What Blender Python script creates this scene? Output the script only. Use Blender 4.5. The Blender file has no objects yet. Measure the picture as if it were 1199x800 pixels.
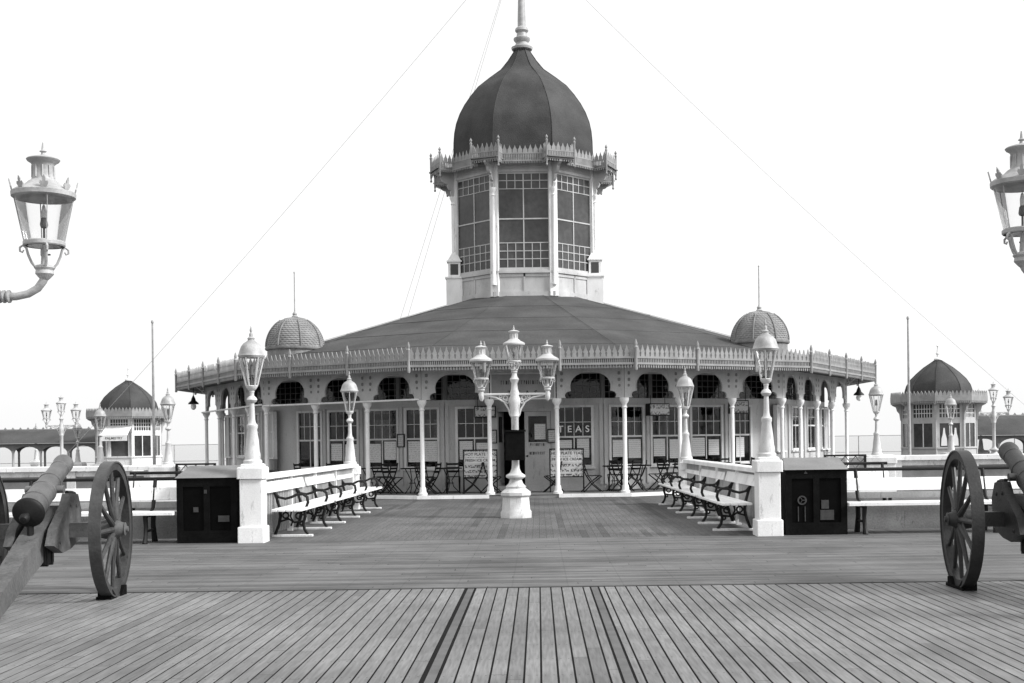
import bpy, math, random
from mathutils import Matrix, Vector
random.seed(7)
PI = math.pi
R = math.radians
scene = bpy.context.scene
col = scene.collection
def T(x, y, z): return Matrix.Translation((x, y, z))
def RZ(a): return Matrix.Rotation(a, 4, 'Z')
def RX(a): return Matrix.Rotation(a, 4, 'X')
def RY(a): return Matrix.Rotation(a, 4, 'Y')

# ------------------------------------------------------------------ materials
def new_mat(name):
    m = bpy.data.materials.new(name); m.use_nodes = True
    nt = m.node_tree
    return m, nt, nt.nodes['Principled BSDF']
def N(nt, t, **kw):
    n = nt.nodes.new(t)
    for k, v in kw.items(): setattr(n, k, v)
    return n
def g(v): return (v, v, v, 1)
def paint(name, val, rough=.6, amount=.18, scale=3.0, bump=.15, fine=40.0, spec=.35, zstretch=1.0, chips=0.0):
    """painted / plain surface with blotches, streaks and a fine bump"""
    m, nt, b = new_mat(name)
    tc = N(nt, 'ShaderNodeTexCoord'); mp = N(nt, 'ShaderNodeMapping')
    mp.inputs['Scale'].default_value = (1, 1, zstretch)
    nt.links.new(tc.outputs['Object'], mp.inputs['Vector'])
    n1 = N(nt, 'ShaderNodeTexNoise'); n1.inputs['Scale'].default_value = scale; n1.inputs['Detail'].default_value = 6
    n2 = N(nt, 'ShaderNodeTexNoise'); n2.inputs['Scale'].default_value = fine; n2.inputs['Detail'].default_value = 3
    nt.links.new(mp.outputs[0], n1.inputs['Vector']); nt.links.new(tc.outputs['Object'], n2.inputs['Vector'])
    r1 = N(nt, 'ShaderNodeMapRange'); r1.inputs[1].default_value = .3; r1.inputs[2].default_value = .7
    r1.inputs[3].default_value = val * (1 - amount); r1.inputs[4].default_value = val * (1 + amount * .6)
    nt.links.new(n1.outputs['Fac'], r1.inputs[0])
    r2 = N(nt, 'ShaderNodeMapRange'); r2.inputs[1].default_value = .3; r2.inputs[2].default_value = .7
    r2.inputs[3].default_value = 1 - amount * .6; r2.inputs[4].default_value = 1 + amount * .3
    nt.links.new(n2.outputs['Fac'], r2.inputs[0])
    mu = N(nt, 'ShaderNodeMath', operation='MULTIPLY')
    nt.links.new(r1.outputs[0], mu.inputs[0]); nt.links.new(r2.outputs[0], mu.inputs[1])
    last = mu
    if chips > 0:
        n3 = N(nt, 'ShaderNodeTexNoise'); n3.inputs['Scale'].default_value = 9; n3.inputs['Detail'].default_value = 8; n3.inputs['Roughness'].default_value = .75
        m3 = N(nt, 'ShaderNodeMapping'); m3.inputs['Scale'].default_value = (1, 1, .28); nt.links.new(tc.outputs['Object'], m3.inputs['Vector']); nt.links.new(m3.outputs[0], n3.inputs['Vector'])
        r3 = N(nt, 'ShaderNodeMapRange'); r3.inputs[1].default_value = .575; r3.inputs[2].default_value = .66; r3.inputs[3].default_value = 1; r3.inputs[4].default_value = 1 - chips
        nt.links.new(n3.outputs['Fac'], r3.inputs[0])
        last = N(nt, 'ShaderNodeMath', operation='MULTIPLY'); nt.links.new(mu.outputs[0], last.inputs[0]); nt.links.new(r3.outputs[0], last.inputs[1])
    nt.links.new(last.outputs[0], b.inputs['Base Color'])
    b.inputs['Roughness'].default_value = rough
    b.inputs['Specular IOR Level'].default_value = spec
    bp = N(nt, 'ShaderNodeBump'); bp.inputs['Strength'].default_value = bump; bp.inputs['Distance'].default_value = .01
    nt.links.new(n2.outputs['Fac'], bp.inputs['Height']); nt.links.new(bp.outputs[0], b.inputs['Normal'])
    return m
def glass(name, tint=.9, refl=.10, rough=.03):
    m, nt, b = new_mat(name)
    nt.nodes.remove(b)
    out = [n for n in nt.nodes if n.type == 'OUTPUT_MATERIAL'][0]
    tr = N(nt, 'ShaderNodeBsdfTransparent'); tr.inputs[0].default_value = g(tint)
    gl = N(nt, 'ShaderNodeBsdfGlossy'); gl.inputs['Color'].default_value = g(.9); gl.inputs['Roughness'].default_value = rough
    wv = N(nt, 'ShaderNodeTexNoise'); wv.inputs['Scale'].default_value = 5; tcg = N(nt, 'ShaderNodeNewGeometry'); nt.links.new(tcg.outputs['Position'], wv.inputs['Vector'])
    bpg = N(nt, 'ShaderNodeBump'); bpg.inputs['Strength'].default_value = .35; bpg.inputs['Distance'].default_value = .02
    nt.links.new(wv.outputs['Fac'], bpg.inputs['Height']); nt.links.new(bpg.outputs[0], gl.inputs['Normal'])
    fr = N(nt, 'ShaderNodeFresnel'); fr.inputs[0].default_value = 1.45
    mr = N(nt, 'ShaderNodeMath', operation='MULTIPLY_ADD'); mr.inputs[1].default_value = .8; mr.inputs[2].default_value = refl
    mr.use_clamp = True
    nt.links.new(fr.outputs[0], mr.inputs[0])
    mx = N(nt, 'ShaderNodeMixShader')
    nt.links.new(mr.outputs[0], mx.inputs[0]); nt.links.new(tr.outputs[0], mx.inputs[1]); nt.links.new(gl.outputs[0], mx.inputs[2])
    nt.links.new(mx.outputs[0], out.inputs['Surface'])
    return m
def printed(name, paper, ink, pitch, glyph, zoff=0.0, density=.47):
    """paper or board with rows of small illegible print"""
    m, nt, b = new_mat(name)
    tc = N(nt, 'ShaderNodeTexCoord'); sx = N(nt, 'ShaderNodeSeparateXYZ')
    nt.links.new(tc.outputs['Object'], sx.inputs[0])
    zd = N(nt, 'ShaderNodeMath', operation='MULTIPLY_ADD'); zd.inputs[1].default_value = 1 / pitch; zd.inputs[2].default_value = zoff
    nt.links.new(sx.outputs['Z'], zd.inputs[0])
    fr = N(nt, 'ShaderNodeMath', operation='FRACT'); nt.links.new(zd.outputs[0], fr.inputs[0])
    fl = N(nt, 'ShaderNodeMath', operation='FLOOR'); nt.links.new(zd.outputs[0], fl.inputs[0])
    row = N(nt, 'ShaderNodeMath', operation='GREATER_THAN'); row.inputs[1].default_value = .42
    nt.links.new(fr.outputs[0], row.inputs[0])
    xy = N(nt, 'ShaderNodeMath', operation='ADD'); nt.links.new(sx.outputs['X'], xy.inputs[0]); nt.links.new(sx.outputs['Y'], xy.inputs[1])
    cb = N(nt, 'ShaderNodeCombineXYZ'); nt.links.new(xy.outputs[0], cb.inputs[0]); nt.links.new(fl.outputs[0], cb.inputs[1]); nt.links.new(sx.outputs['Z'], cb.inputs[2])
    no = N(nt, 'ShaderNodeTexNoise'); no.inputs['Scale'].default_value = glyph; no.inputs['Detail'].default_value = 2
    nt.links.new(cb.outputs[0], no.inputs['Vector'])
    gt = N(nt, 'ShaderNodeMath', operation='GREATER_THAN'); gt.inputs[1].default_value = density
    nt.links.new(no.outputs['Fac'], gt.inputs[0])
    mu = N(nt, 'ShaderNodeMath', operation='MULTIPLY'); nt.links.new(row.outputs[0], mu.inputs[0]); nt.links.new(gt.outputs[0], mu.inputs[1])
    mr = N(nt, 'ShaderNodeMapRange'); mr.inputs[3].default_value = paper; mr.inputs[4].default_value = ink
    nt.links.new(mu.outputs[0], mr.inputs[0]); nt.links.new(mr.outputs[0], b.inputs['Base Color'])
    b.inputs['Roughness'].default_value = .8
    return m
def planks(name, val, pitch, axis, rough=.55, var=.22, groove=0.0, spec=.35, grain=60):
    """weathered boards: each board its own tone; groove>0 also draws the joints"""
    m, nt, b = new_mat(name)
    ge = N(nt, 'ShaderNodeNewGeometry'); sx = N(nt, 'ShaderNodeSeparateXYZ'); nt.links.new(ge.outputs['Position'], sx.inputs[0])
    d = N(nt, 'ShaderNodeMath', operation='MULTIPLY'); d.inputs[1].default_value = 1 / pitch
    nt.links.new(sx.outputs[axis], d.inputs[0])
    fl = N(nt, 'ShaderNodeMath', operation='FLOOR'); nt.links.new(d.outputs[0], fl.inputs[0])
    # board lengths: offset along the board
    other = 'Y' if axis == 'X' else 'X'
    wn0 = N(nt, 'ShaderNodeTexWhiteNoise', noise_dimensions='1D'); nt.links.new(fl.outputs[0], wn0.inputs['W'])
    lo = N(nt, 'ShaderNodeMath', operation='MULTIPLY_ADD'); lo.inputs[1].default_value = 1 / 4.2
    nt.links.new(sx.outputs[other], lo.inputs[0]); nt.links.new(wn0.outputs['Value'], lo.inputs[2])
    lf = N(nt, 'ShaderNodeMath', operation='FLOOR'); nt.links.new(lo.outputs[0], lf.inputs[0])
    cb = N(nt, 'ShaderNodeCombineXYZ'); nt.links.new(fl.outputs[0], cb.inputs[0]); nt.links.new(lf.outputs[0], cb.inputs[1])
    wn = N(nt, 'ShaderNodeTexWhiteNoise', noise_dimensions='2D'); nt.links.new(cb.outputs[0], wn.inputs['Vector'])
    mr = N(nt, 'ShaderNodeMapRange'); mr.inputs[3].default_value = val * (1 - var); mr.inputs[4].default_value = val * (1 + var)
    nt.links.new(wn.outputs['Value'], mr.inputs[0])
    mp = N(nt, 'ShaderNodeMapping'); s = (grain, 3, 3) if axis == 'X' else (3, grain, 3)
    mp.inputs['Scale'].default_value = s; nt.links.new(ge.outputs['Position'], mp.inputs['Vector'])
    n1 = N(nt, 'ShaderNodeTexNoise'); n1.inputs['Scale'].default_value = 1; n1.inputs['Detail'].default_value = 5
    nt.links.new(mp.outputs[0], n1.inputs['Vector'])
    n2 = N(nt, 'ShaderNodeTexNoise'); n2.inputs['Scale'].default_value = .55; n2.inputs['Detail'].default_value = 7
    n2.inputs['Roughness'].default_value = .62
    nt.links.new(ge.outputs['Position'], n2.inputs['Vector'])
    g1 = N(nt, 'ShaderNodeMapRange'); g1.inputs[1].default_value = .3; g1.inputs[2].default_value = .7; g1.inputs[3].default_value = .68; g1.inputs[4].default_value = 1.16
    nt.links.new(n1.outputs['Fac'], g1.inputs[0])
    g2 = N(nt, 'ShaderNodeMapRange'); g2.inputs[1].default_value = .33; g2.inputs[2].default_value = .68; g2.inputs[3].default_value = .62; g2.inputs[4].default_value = 1.16
    nt.links.new(n2.outputs['Fac'], g2.inputs[0])
    a1 = N(nt, 'ShaderNodeMath', operation='MULTIPLY'); nt.links.new(mr.outputs[0], a1.inputs[0]); nt.links.new(g1.outputs[0], a1.inputs[1])
    a2 = N(nt, 'ShaderNodeMath', operation='MULTIPLY'); nt.links.new(a1.outputs[0], a2.inputs[0]); nt.links.new(g2.outputs[0], a2.inputs[1])
    last = a2
    # nail heads and small dark specks
    vo = N(nt, 'ShaderNodeTexVoronoi'); vo.inputs['Scale'].default_value = 2.1; nt.links.new(ge.outputs['Position'], vo.inputs['Vector'])
    lt = N(nt, 'ShaderNodeMath', operation='LESS_THAN'); lt.inputs[1].default_value = .03; nt.links.new(vo.outputs['Distance'], lt.inputs[0])
    ml = N(nt, 'ShaderNodeMath', operation='MULTIPLY_ADD'); ml.inputs[1].default_value = -.55; ml.inputs[2].default_value = 1
    nt.links.new(lt.outputs[0], ml.inputs[0])
    a3 = N(nt, 'ShaderNodeMath', operation='MULTIPLY'); nt.links.new(a2.outputs[0], a3.inputs[0]); nt.links.new(ml.outputs[0], a3.inputs[1]); last = a3
    if groove > 0:
        fr = N(nt, 'ShaderNodeMath', operation='FRACT'); nt.links.new(d.outputs[0], fr.inputs[0])
        lt2 = N(nt, 'ShaderNodeMath', operation='LESS_THAN'); lt2.inputs[1].default_value = groove; nt.links.new(fr.outputs[0], lt2.inputs[0])
        m2 = N(nt, 'ShaderNodeMath', operation='MULTIPLY_ADD'); m2.inputs[1].default_value = -.7; m2.inputs[2].default_value = 1; nt.links.new(lt2.outputs[0], m2.inputs[0])
        a4 = N(nt, 'ShaderNodeMath', operation='MULTIPLY'); nt.links.new(last.outputs[0], a4.inputs[0]); nt.links.new(m2.outputs[0], a4.inputs[1]); last = a4
    # nail heads in pairs along the joists, and a few replaced boards
    def near(out, sc, at, rad):
        f1 = N(nt, 'ShaderNodeMath', operation='MULTIPLY'); f1.inputs[1].default_value = 1/sc; nt.links.new(out, f1.inputs[0])
        f2 = N(nt, 'ShaderNodeMath', operation='FRACT'); nt.links.new(f1.outputs[0], f2.inputs[0])
        f3 = N(nt, 'ShaderNodeMath', operation='COMPARE'); f3.inputs[1].default_value = at; f3.inputs[2].default_value = rad/sc; nt.links.new(f2.outputs[0], f3.inputs[0])
        return f3
    na = near(sx.outputs[axis], pitch/2, .5, .0055); nb_ = near(sx.outputs[other], .61, .5, .0075)
    nm = N(nt, 'ShaderNodeMath', operation='MULTIPLY'); nt.links.new(na.outputs[0], nm.inputs[0]); nt.links.new(nb_.outputs[0], nm.inputs[1])
    nj = near(lo.outputs[0], 1.0, .002, .0012)
    nx = N(nt, 'ShaderNodeMath', operation='MAXIMUM'); nt.links.new(nm.outputs[0], nx.inputs[0]); nt.links.new(nj.outputs[0], nx.inputs[1])
    nk = N(nt, 'ShaderNodeMath', operation='MULTIPLY_ADD'); nk.inputs[1].default_value = -.75; nk.inputs[2].default_value = 1; nt.links.new(nx.outputs[0], nk.inputs[0])
    odd = N(nt, 'ShaderNodeMath', operation='GREATER_THAN'); odd.inputs[1].default_value = .93; nt.links.new(wn.outputs['Value'], odd.inputs[0])
    ok_ = N(nt, 'ShaderNodeMath', operation='MULTIPLY_ADD'); ok_.inputs[1].default_value = -.34; ok_.inputs[2].default_value = 1; nt.links.new(odd.outputs[0], ok_.inputs[0])
    p1 = N(nt, 'ShaderNodeMath', operation='MULTIPLY'); nt.links.new(last.outputs[0], p1.inputs[0]); nt.links.new(nk.outputs[0], p1.inputs[1])
    p2 = N(nt, 'ShaderNodeMath', operation='MULTIPLY'); nt.links.new(p1.outputs[0], p2.inputs[0]); nt.links.new(ok_.outputs[0], p2.inputs[1]); last = p2
    nt.links.new(last.outputs[0], b.inputs['Base Color'])
    rr = N(nt, 'ShaderNodeMapRange'); rr.inputs[3].default_value = rough - .12; rr.inputs[4].default_value = rough + .15
    nt.links.new(n2.outputs['Fac'], rr.inputs[0]); nt.links.new(rr.outputs[0], b.inputs['Roughness'])
    b.inputs['Specular IOR Level'].default_value = spec
    bp = N(nt, 'ShaderNodeBump'); bp.inputs['Strength'].default_value = .25; bp.inputs['Distance'].default_value = .006
    nt.links.new(n1.outputs['Fac'], bp.inputs['Height']); nt.links.new(bp.outputs[0], b.inputs['Normal'])
    return m
M = {}
M['white'] = paint('white_paint', .82, .5, .13, 2.2, .2, 45, .4, .5, .38)
M['white_old'] = paint('weathered_white_paint', .70, .6, .25, 2.5, .2, 35, .3, .35, .45)
M['wall'] = paint('cream_boarding', .48, .6, .22, 1.6, .2, 40, .3, .3, .3)
M['trim'] = paint('pale_trim_paint', .48, .55, .2, 2.0, .2, 45, .3, .5, .35)
M['board_grey'] = paint('grey_board_paint', .20, .7, .2, 2.5, .2, 40, .25)
M['slate'] = paint('roof_felt', .075, .85, .3, .8, .9, 16, .2, .5, .3)
M['dome'] = paint('dome_lead', .055, .8, .32, 1.4, .8, 24, .3)
M['shingle'] = paint('cupola_shingles', .24, .7, .25, 4, .3, 30, .3)
M['iron'] = paint('black_iron', .010, .55, .3, 8, .2, 60, .25)
M['gun'] = paint('gun_iron', .10, .38, .35, 5, .25, 70, .5)
M['gunwood'] = paint('carriage_timber', .105, .6, .35, 4, .4, 30, .25, .4, .5)
M['wheelwood'] = paint('wheel_timber', .05, .55, .35, 6, .35, 40, .3, 1, .5)
M['tyre'] = paint('wheel_tyre_iron', .05, .45, .35, 8, .3, 40, .45)
M['cab'] = paint('dark_cabinet_wood', .007, .75, .5, 5, .3, 30, .06)
M['cabrec'] = paint('cabinet_recess', .003, .6, .3, 5, .1, 30, .05)
M['cablight'] = paint('machine_nickel', .04, .5, .4, 12, .1, 60, .5)
M['lampmetal'] = paint('lamp_metal', .38, .5, .25, 6, .2, 50, .45)
M['lampdark'] = paint('lamp_dark_metal', .12, .5, .25, 6, .2, 50, .45)
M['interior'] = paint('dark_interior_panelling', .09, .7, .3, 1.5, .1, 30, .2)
M['dim'] = paint('dull_ceiling_boards', .16, .7, .2, 2, .1, 30, .2)
M['skirt'] = paint('grey_skirt_paint', .32, .7, .3, 1.5, .2, 40, .2, .4, .4)
M['void'] = paint('deck_underside', .008, .9, .2, 3, .1, 30, .1)
M['rod'] = paint('steel_rail', .16, .35, .3, 6, .15, 60, .5)
M['letter_dark'] = paint('dark_lettering', .03, .6, .1, 5, .05, 60, .3)
M['letter_white'] = paint('white_lettering', .85, .6, .05, 5, .05, 60, .3)
M['signgrey'] = paint('sign_board_grey', .24, .7, .15, 3, .1, 50, .2)
M['sash'] = paint('sash_paint', .66, .55, .2, 2.0, .2, 45, .3, .5, .3)
M['grating'] = paint('cresting_paint', .29, .6, .2, 4, .25, 60, .3)
M['glass'] = glass('window_glass', .36, .0)
M['lampglass'] = glass('lamp_glass', .97, .01)
M['raildark'] = paint('worn_dark_rail', .10, .5, .3, 6, .15, 60, .3)
M['lampwhite'] = paint('lamp_post_paint', .58, .55, .16, 3, .2, 45, .3, .5, .45)
M['mantle'] = paint('gas_mantle', .55, .6, .1, 30, .1, 90, .3)
M['poster'] = printed('printed_poster', .66, .42, .062, 46, .0, .5)
M['notice'] = printed('framed_notice_print', .55, .25, .06, 40)
M['placard'] = printed('placard_print', .52, .10, .142, 21, .35, .5)
M['boxsign'] = printed('box_sign_print', .55, .16, .2, 17, .3, .5)
# tower glass: blinds drawn behind it, so it is dark and dull
M['towerglass'] = paint('dark_coloured_glass', .05, .22, .55, .9, .12, 6, .45)
DP = .1155
M['deck_long'] = planks('deck_boards_lengthwise', .195, DP, 'X', .55, .13, 0, .3, 45)
M['deck_cross'] = planks('deck_boards_crosswise', .145, DP, 'Y', .7, .26, 0, .2)
M['deck_inner'] = planks('inner_deck_boards', .13, DP, 'X', .7, .08, .05, .2)
M['verandah'] = planks('verandah_boards', .22, .1, 'Y', .7, .1, .05, .2)
def sea_mat():
    m, nt, b = new_mat('sea_water')
    b.inputs['Base Color'].default_value = g(.12); b.inputs['Roughness'].default_value = .12
    ge = N(nt, 'ShaderNodeNewGeometry')
    n = N(nt, 'ShaderNodeTexNoise'); n.inputs['Scale'].default_value = .25; n.inputs['Detail'].default_value = 6
    nt.links.new(ge.outputs['Position'], n.inputs['Vector'])
    bp = N(nt, 'ShaderNodeBump'); bp.inputs['Strength'].default_value = .4; bp.inputs['Distance'].default_value = .3
    nt.links.new(n.outputs['Fac'], bp.inputs['Height']); nt.links.new(bp.outputs[0], b.inputs['Normal'])
    return m
M['sea'] = sea_mat()

# ------------------------------------------------------------------ mesh collector
class MB:
    def __init__(s): s.v = []; s.f = []; s.M = Matrix.Identity(4)
    def _add(s, vs, fs):
        o = len(s.v); s.v += [s.M @ Vector(p) for p in vs]; s.f += [[i + o for i in f] for f in fs]
        return s
    def box(s, x0, x1, y0, y1, z0, z1):
        return s._add([(x0,y0,z0),(x1,y0,z0),(x1,y1,z0),(x0,y1,z0),(x0,y0,z1),(x1,y0,z1),(x1,y1,z1),(x0,y1,z1)],
               [(0,3,2,1),(4,5,6,7),(0,1,5,4),(1,2,6,5),(2,3,7,6),(3,0,4,7)])
    def cbox(s, x0, x1, y0, y1, z0, z1, c=.008):
        """box with chamfered vertical and top edges"""
        p = [(x0+c,y0),(x1-c,y0),(x1,y0+c),(x1,y1-c),(x1-c,y1),(x0+c,y1),(x0,y1-c),(x0,y0+c)]
        q = [(x0+2*c,y0+c),(x1-2*c,y0+c),(x1-c,y0+2*c),(x1-c,y1-2*c),(x1-2*c,y1-c),(x0+2*c,y1-c),(x0+c,y1-2*c),(x0+c,y0+2*c)]
        vs = [(a,b,z0) for a,b in p] + [(a,b,z1-c) for a,b in p] + [(a,b,z1) for a,b in q]
        fs = [tuple(range(7,-1,-1)), tuple(range(16,24))]
        for k in range(2):
            for i in range(8): j=(i+1)%8; fs.append((k*8+i,k*8+j,k*8+8+j,k*8+8+i))
        return s._add(vs, fs)
    def tube(s, pts, r, n=8, caps=True):
        """swept round bar; r a number or one radius per point"""
        pts = [Vector(p) for p in pts]; rs = r if isinstance(r, (list, tuple)) else [r]*len(pts)
        vs = []; fs = []; up = None
        for i, p in enumerate(pts):
            d = (pts[min(i+1,len(pts)-1)] - pts[max(i-1,0)]).normalized()
            if up is None: up = Vector((0,0,1)) if abs(d.z) < .9 else Vector((1,0,0))
            a = d.cross(up)
            if a.length < 1e-5: a = d.cross(Vector((0,1,0)))
            a.normalize(); b = a.cross(d).normalized(); up = b
            for k in range(n):
                t = 2*PI*k/n; vs.append(tuple(p + (a*math.cos(t) + b*math.sin(t))*rs[i]))
        for i in range(len(pts)-1):
            for k in range(n):
                j = (k+1)%n; fs.append((i*n+k, i*n+j, (i+1)*n+j, (i+1)*n+k))
        if caps: fs.append(tuple(range(n-1,-1,-1))); fs.append(tuple(range((len(pts)-1)*n, len(pts)*n)))
        return s._add(vs, fs)
    def lathe(s, prof, n=16, c=(0,0), phase=0.0, caps=True):
        """prof: (radius, z) from bottom to top"""
        vs = []; fs = []
        for r, z in prof:
            for k in range(n):
                t = 2*PI*k/n + phase; vs.append((c[0]+r*math.cos(t), c[1]+r*math.sin(t), z))
        for i in range(len(prof)-1):
            for k in range(n):
                j = (k+1)%n; fs.append((i*n+k, i*n+j, (i+1)*n+j, (i+1)*n+k))
        if caps: fs.append(tuple(range(n-1,-1,-1))); fs.append(tuple(range((len(prof)-1)*n, len(prof)*n)))
        return s._add(vs, fs)
    def prism(s, poly, y0, y1):
        """polygon in local x,z extruded along y"""
        n = len(poly)
        vs = [(x, y0, z) for x, z in poly] + [(x, y1, z) for x, z in poly]
        fs = [tuple(range(n)), tuple(range(2*n-1, n-1, -1))] + [(i, i+n, (i+1)%n+n, (i+1)%n) for i in range(n)]
        return s._add(vs, fs)
    def slab(s, poly, z0, z1):
        n = len(poly)
        vs = [(x, y, z0) for x, y in poly] + [(x, y, z1) for x, y in poly]
        fs = [tuple(range(n-1,-1,-1)), tuple(range(n, 2*n))] + [(i, (i+1)%n, (i+1)%n+n, i+n) for i in range(n)]
        return s._add(vs, fs)
    def quad(s, a, b, c, d): return s._add([a,b,c,d], [(0,1,2,3)])
    def build(s, name, mat, parent=None, smooth=True, fix=True):
        me = bpy.data.meshes.new(name); me.from_pydata([tuple(p) for p in s.v], [], s.f)
        if fix:
            import bmesh
            bm = bmesh.new(); bm.from_mesh(me); bmesh.ops.recalc_face_normals(bm, faces=bm.faces); bm.to_mesh(me); bm.free()
        if smooth and hasattr(me, 'set_sharp_from_angle'):
            me.polygons.foreach_set('use_smooth', [True]*len(me.polygons)); me.set_sharp_from_angle(angle=R(38))
        me.materials.append(mat); me.update()
        o = bpy.data.objects.new(name, me); col.objects.link(o)
        if parent is not None: o.parent = parent
        return o
def tag(o, label=None, cat=None, group=None, kind=None):
    if label: o['label'] = label
    if cat: o['category'] = cat
    if group: o['group'] = group
    if kind: o['kind'] = kind
    return o
def thing(name, label, cat, loc=(0,0,0), rz=0, group=None):
    o = bpy.data.objects.new(name, None); o.empty_display_size = .2; col.objects.link(o)
    o.location = loc; o.rotation_euler = (0, 0, rz)
    return tag(o, label, cat, group)
def copy_tree(o, parent=None):
    c = o.copy(); col.objects.link(c)
    if parent is not None: c.parent = parent
    for ch in list(o.children): copy_tree(ch, c)
    return c
def dup(o, label, loc, rz=0, group=None):
    c = copy_tree(o); c.location = loc; c.rotation_euler = (0, 0, rz); c['label'] = label
    if group: c['group'] = group
    return c
def lettering(name, s, size, mat, parent, mtx, depth=.004, align='CENTER', space=1.0):
    cu = bpy.data.curves.new(name, 'FONT'); cu.body = s; cu.size = size; cu.extrude = depth; cu.align_x = align; cu.align_y = 'CENTER'
    cu.space_character = space; cu.offset = size*.012
    o = bpy.data.objects.new(name, cu); col.objects.link(o)
    dg = bpy.context.evaluated_depsgraph_get(); dg.update()
    me = bpy.data.meshes.new_from_object(o.evaluated_get(dg))
    bpy.data.objects.remove(o); bpy.data.curves.remove(cu)
    me.transform(mtx @ RX(PI/2)); me.materials.clear(); me.materials.append(mat)
    n = bpy.data.objects.new(name, me); col.objects.link(n); n.parent = parent
    return n

AX = -.45      # the axis of the approach
# ------------------------------------------------------------------ setting
mb = MB(); mb.quad((-4000,-500,-6.5),(4000,-500,-6.5),(4000,9000,-6.5),(-4000,9000,-6.5))
tag(mb.build('sea', M['sea'], smooth=False), kind='structure')
mb = MB(); mb.box(-40,40,-6,86,-.5,-.0042)
tag(mb.build('deck_bed', M['void'], smooth=False), kind='structure')
YS = 13.1      # where lengthwise boards meet crosswise ones
rails = (-.745, .585)
mb = MB(); k0 = int(-12/DP)
for k in range(k0, -k0):
    a, b = k*DP + .0072, (k+1)*DP - .0072
    for rx in rails:
        if a < rx-.053 < b: b = rx-.053
        if a < rx+.053 < b: a = rx+.053
    if any(a >= rx-.0531 and b <= rx+.0531 for rx in rails): continue
    if b - a < .02: continue
    dz = random.uniform(-.0008, .0004)
    mb.cbox(a, b, -3, YS, -.0038, dz, .001)
tag(mb.build('lengthwise_deck', M['deck_long'], smooth=False), kind='structure')
mb = MB()
for rx in rails: mb.cbox(rx-.034, rx+.034, -3, YS, -.0038, -.001, .001)
tag(mb.build('tramway_rails', M['raildark'], smooth=False), kind='structure')
mb = MB(); k = math.ceil((YS+.004)/DP)
while k*DP < 19.55:
    dz = random.uniform(-.0008, .0004)
    mb.cbox(-13, 13, k*DP + .006, (k+1)*DP - .006, -.0038, dz, .001); k += 1
tag(mb.build('crosswise_deck', M['deck_cross'], smooth=False), kind='structure')
YC = k*DP
mb = MB(); mb.box(-40, 40, YC+.012, 86, -.0038, 0)
tag(mb.build('promenade_deck', M['deck_inner'], smooth=False), kind='structure')

# ------------------------------------------------------------------ pavilion
PX, PY = -.4, 33.4
pav = thing('tea_pavilion', 'pale domed tea pavilion with an arcaded verandah and glazed lantern tower', 'pavilion', (PX, PY, 0))
CY = 11.5
half = [(-2.79, 0), (-7.67, 2.68), (-11.28, 9.35)]
outer = [(2.79,0),(7.67,2.68),(11.28,9.35),(11.28,13.65),(7.67,20.32),(2.79,23),(-2.79,23),(-7.67,20.32),(-11.28,13.65),(-11.28,9.35),(-7.67,2.68),(-2.79,0)]
nbays = [3,4,2,4,3,3,3,4,2,4,3,3]   # edge i: corner i -> i+1
def offset(poly, d):
    """offset a counter-clockwise polygon outward by d (one number, or one per edge)"""
    n = len(poly); out = []
    if isinstance(d, (list, tuple)):
        for i in range(n):
            p0, p1, p2 = Vector(poly[i-1]), Vector(poly[i]), Vector(poly[(i+1)%n])
            e1, e2 = (p1-p0).normalized(), (p2-p1).normalized()
            q1, q2 = p1 + Vector((e1.y,-e1.x))*d[i-1], p1 + Vector((e2.y,-e2.x))*d[i]
            t = ((q2-q1).x*e2.y - (q2-q1).y*e2.x)/(e1.x*e2.y - e1.y*e2.x); out.append(tuple(q1 + e1*t))
        return out
    for i in range(n):
        p0, p1, p2 = Vector(poly[i-1]), Vector(poly[i]), Vector(poly[(i+1)%n])
        e1, e2 = (p1-p0).normalized(), (p2-p1).normalized()
        n1, n2 = Vector((e1.y, -e1.x)), Vector((e2.y, -e2.x))
        b = (n1+n2).normalized(); out.append(tuple(p1 + b*(d/b.dot(n1))))
    return out
def frame(p, q):
    """local x along p->q from its middle, local y inward (to the left), z up"""
    p, q = Vector(p), Vector(q); t = (q-p).normalized(); mid = (p+q)/2
    return Matrix(((t.x, -t.y, 0, mid.x), (t.y, t.x, 0, mid.y), (0,0,1,0), (0,0,0,1))), (q-p).length
def frameM(p, q): return frame(p, q)
FL = .10       # verandah floor level
mb = MB(); mb.slab(offset(outer, .42), 0, FL-.03); mb.build('verandah_base', M['board_grey'], pav)
# white nosing round the step, open in front of the door
mb = MB(); o1 = offset(outer, .45)
for i in range(12):
    m, L = frame(o1[i], o1[(i+1)%12]); mb.M = m
    if i == 11: mb.box(-L/2, -.95, -.01, .12, .012, FL+.006); mb.box(.95, L/2, -.01, .12, .012, FL+.006)
    else: mb.box(-L/2+.004, L/2-.004, -.01, .12, .012, FL+.006)
mb.build('step_nosing', M['white'], pav, smooth=False)
mb = MB(); mb.slab(offset(outer, .40), FL-.03, FL); mb.build('verandah_floor', M['verandah'], pav, smooth=False)
# columns
CAPZ = 2.72
colproto = None
prof = [(.13,FL),(.13,FL+.06),(.10,FL+.08),(.085,FL+.2),(.062,FL+.24),(.058,2.42),(.085,2.45),(.06,2.49),(.07,2.54),(.12,2.62),(.13,2.66),(.13,CAPZ)]
for i in range(12):
    p, q = Vector(outer[i]), Vector(outer[(i+1)%12])
    for k in range(nbays[i]):
        c = p.lerp(q, k/nbays[i])
        if colproto is None:
            mb = MB(); mb.lathe(prof, 14); colproto = mb.build('column', M['white'], pav); o = colproto
        else:
            o = colproto.copy(); col.objects.link(o)
        o.location = (c.x, c.y, 0)
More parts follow.
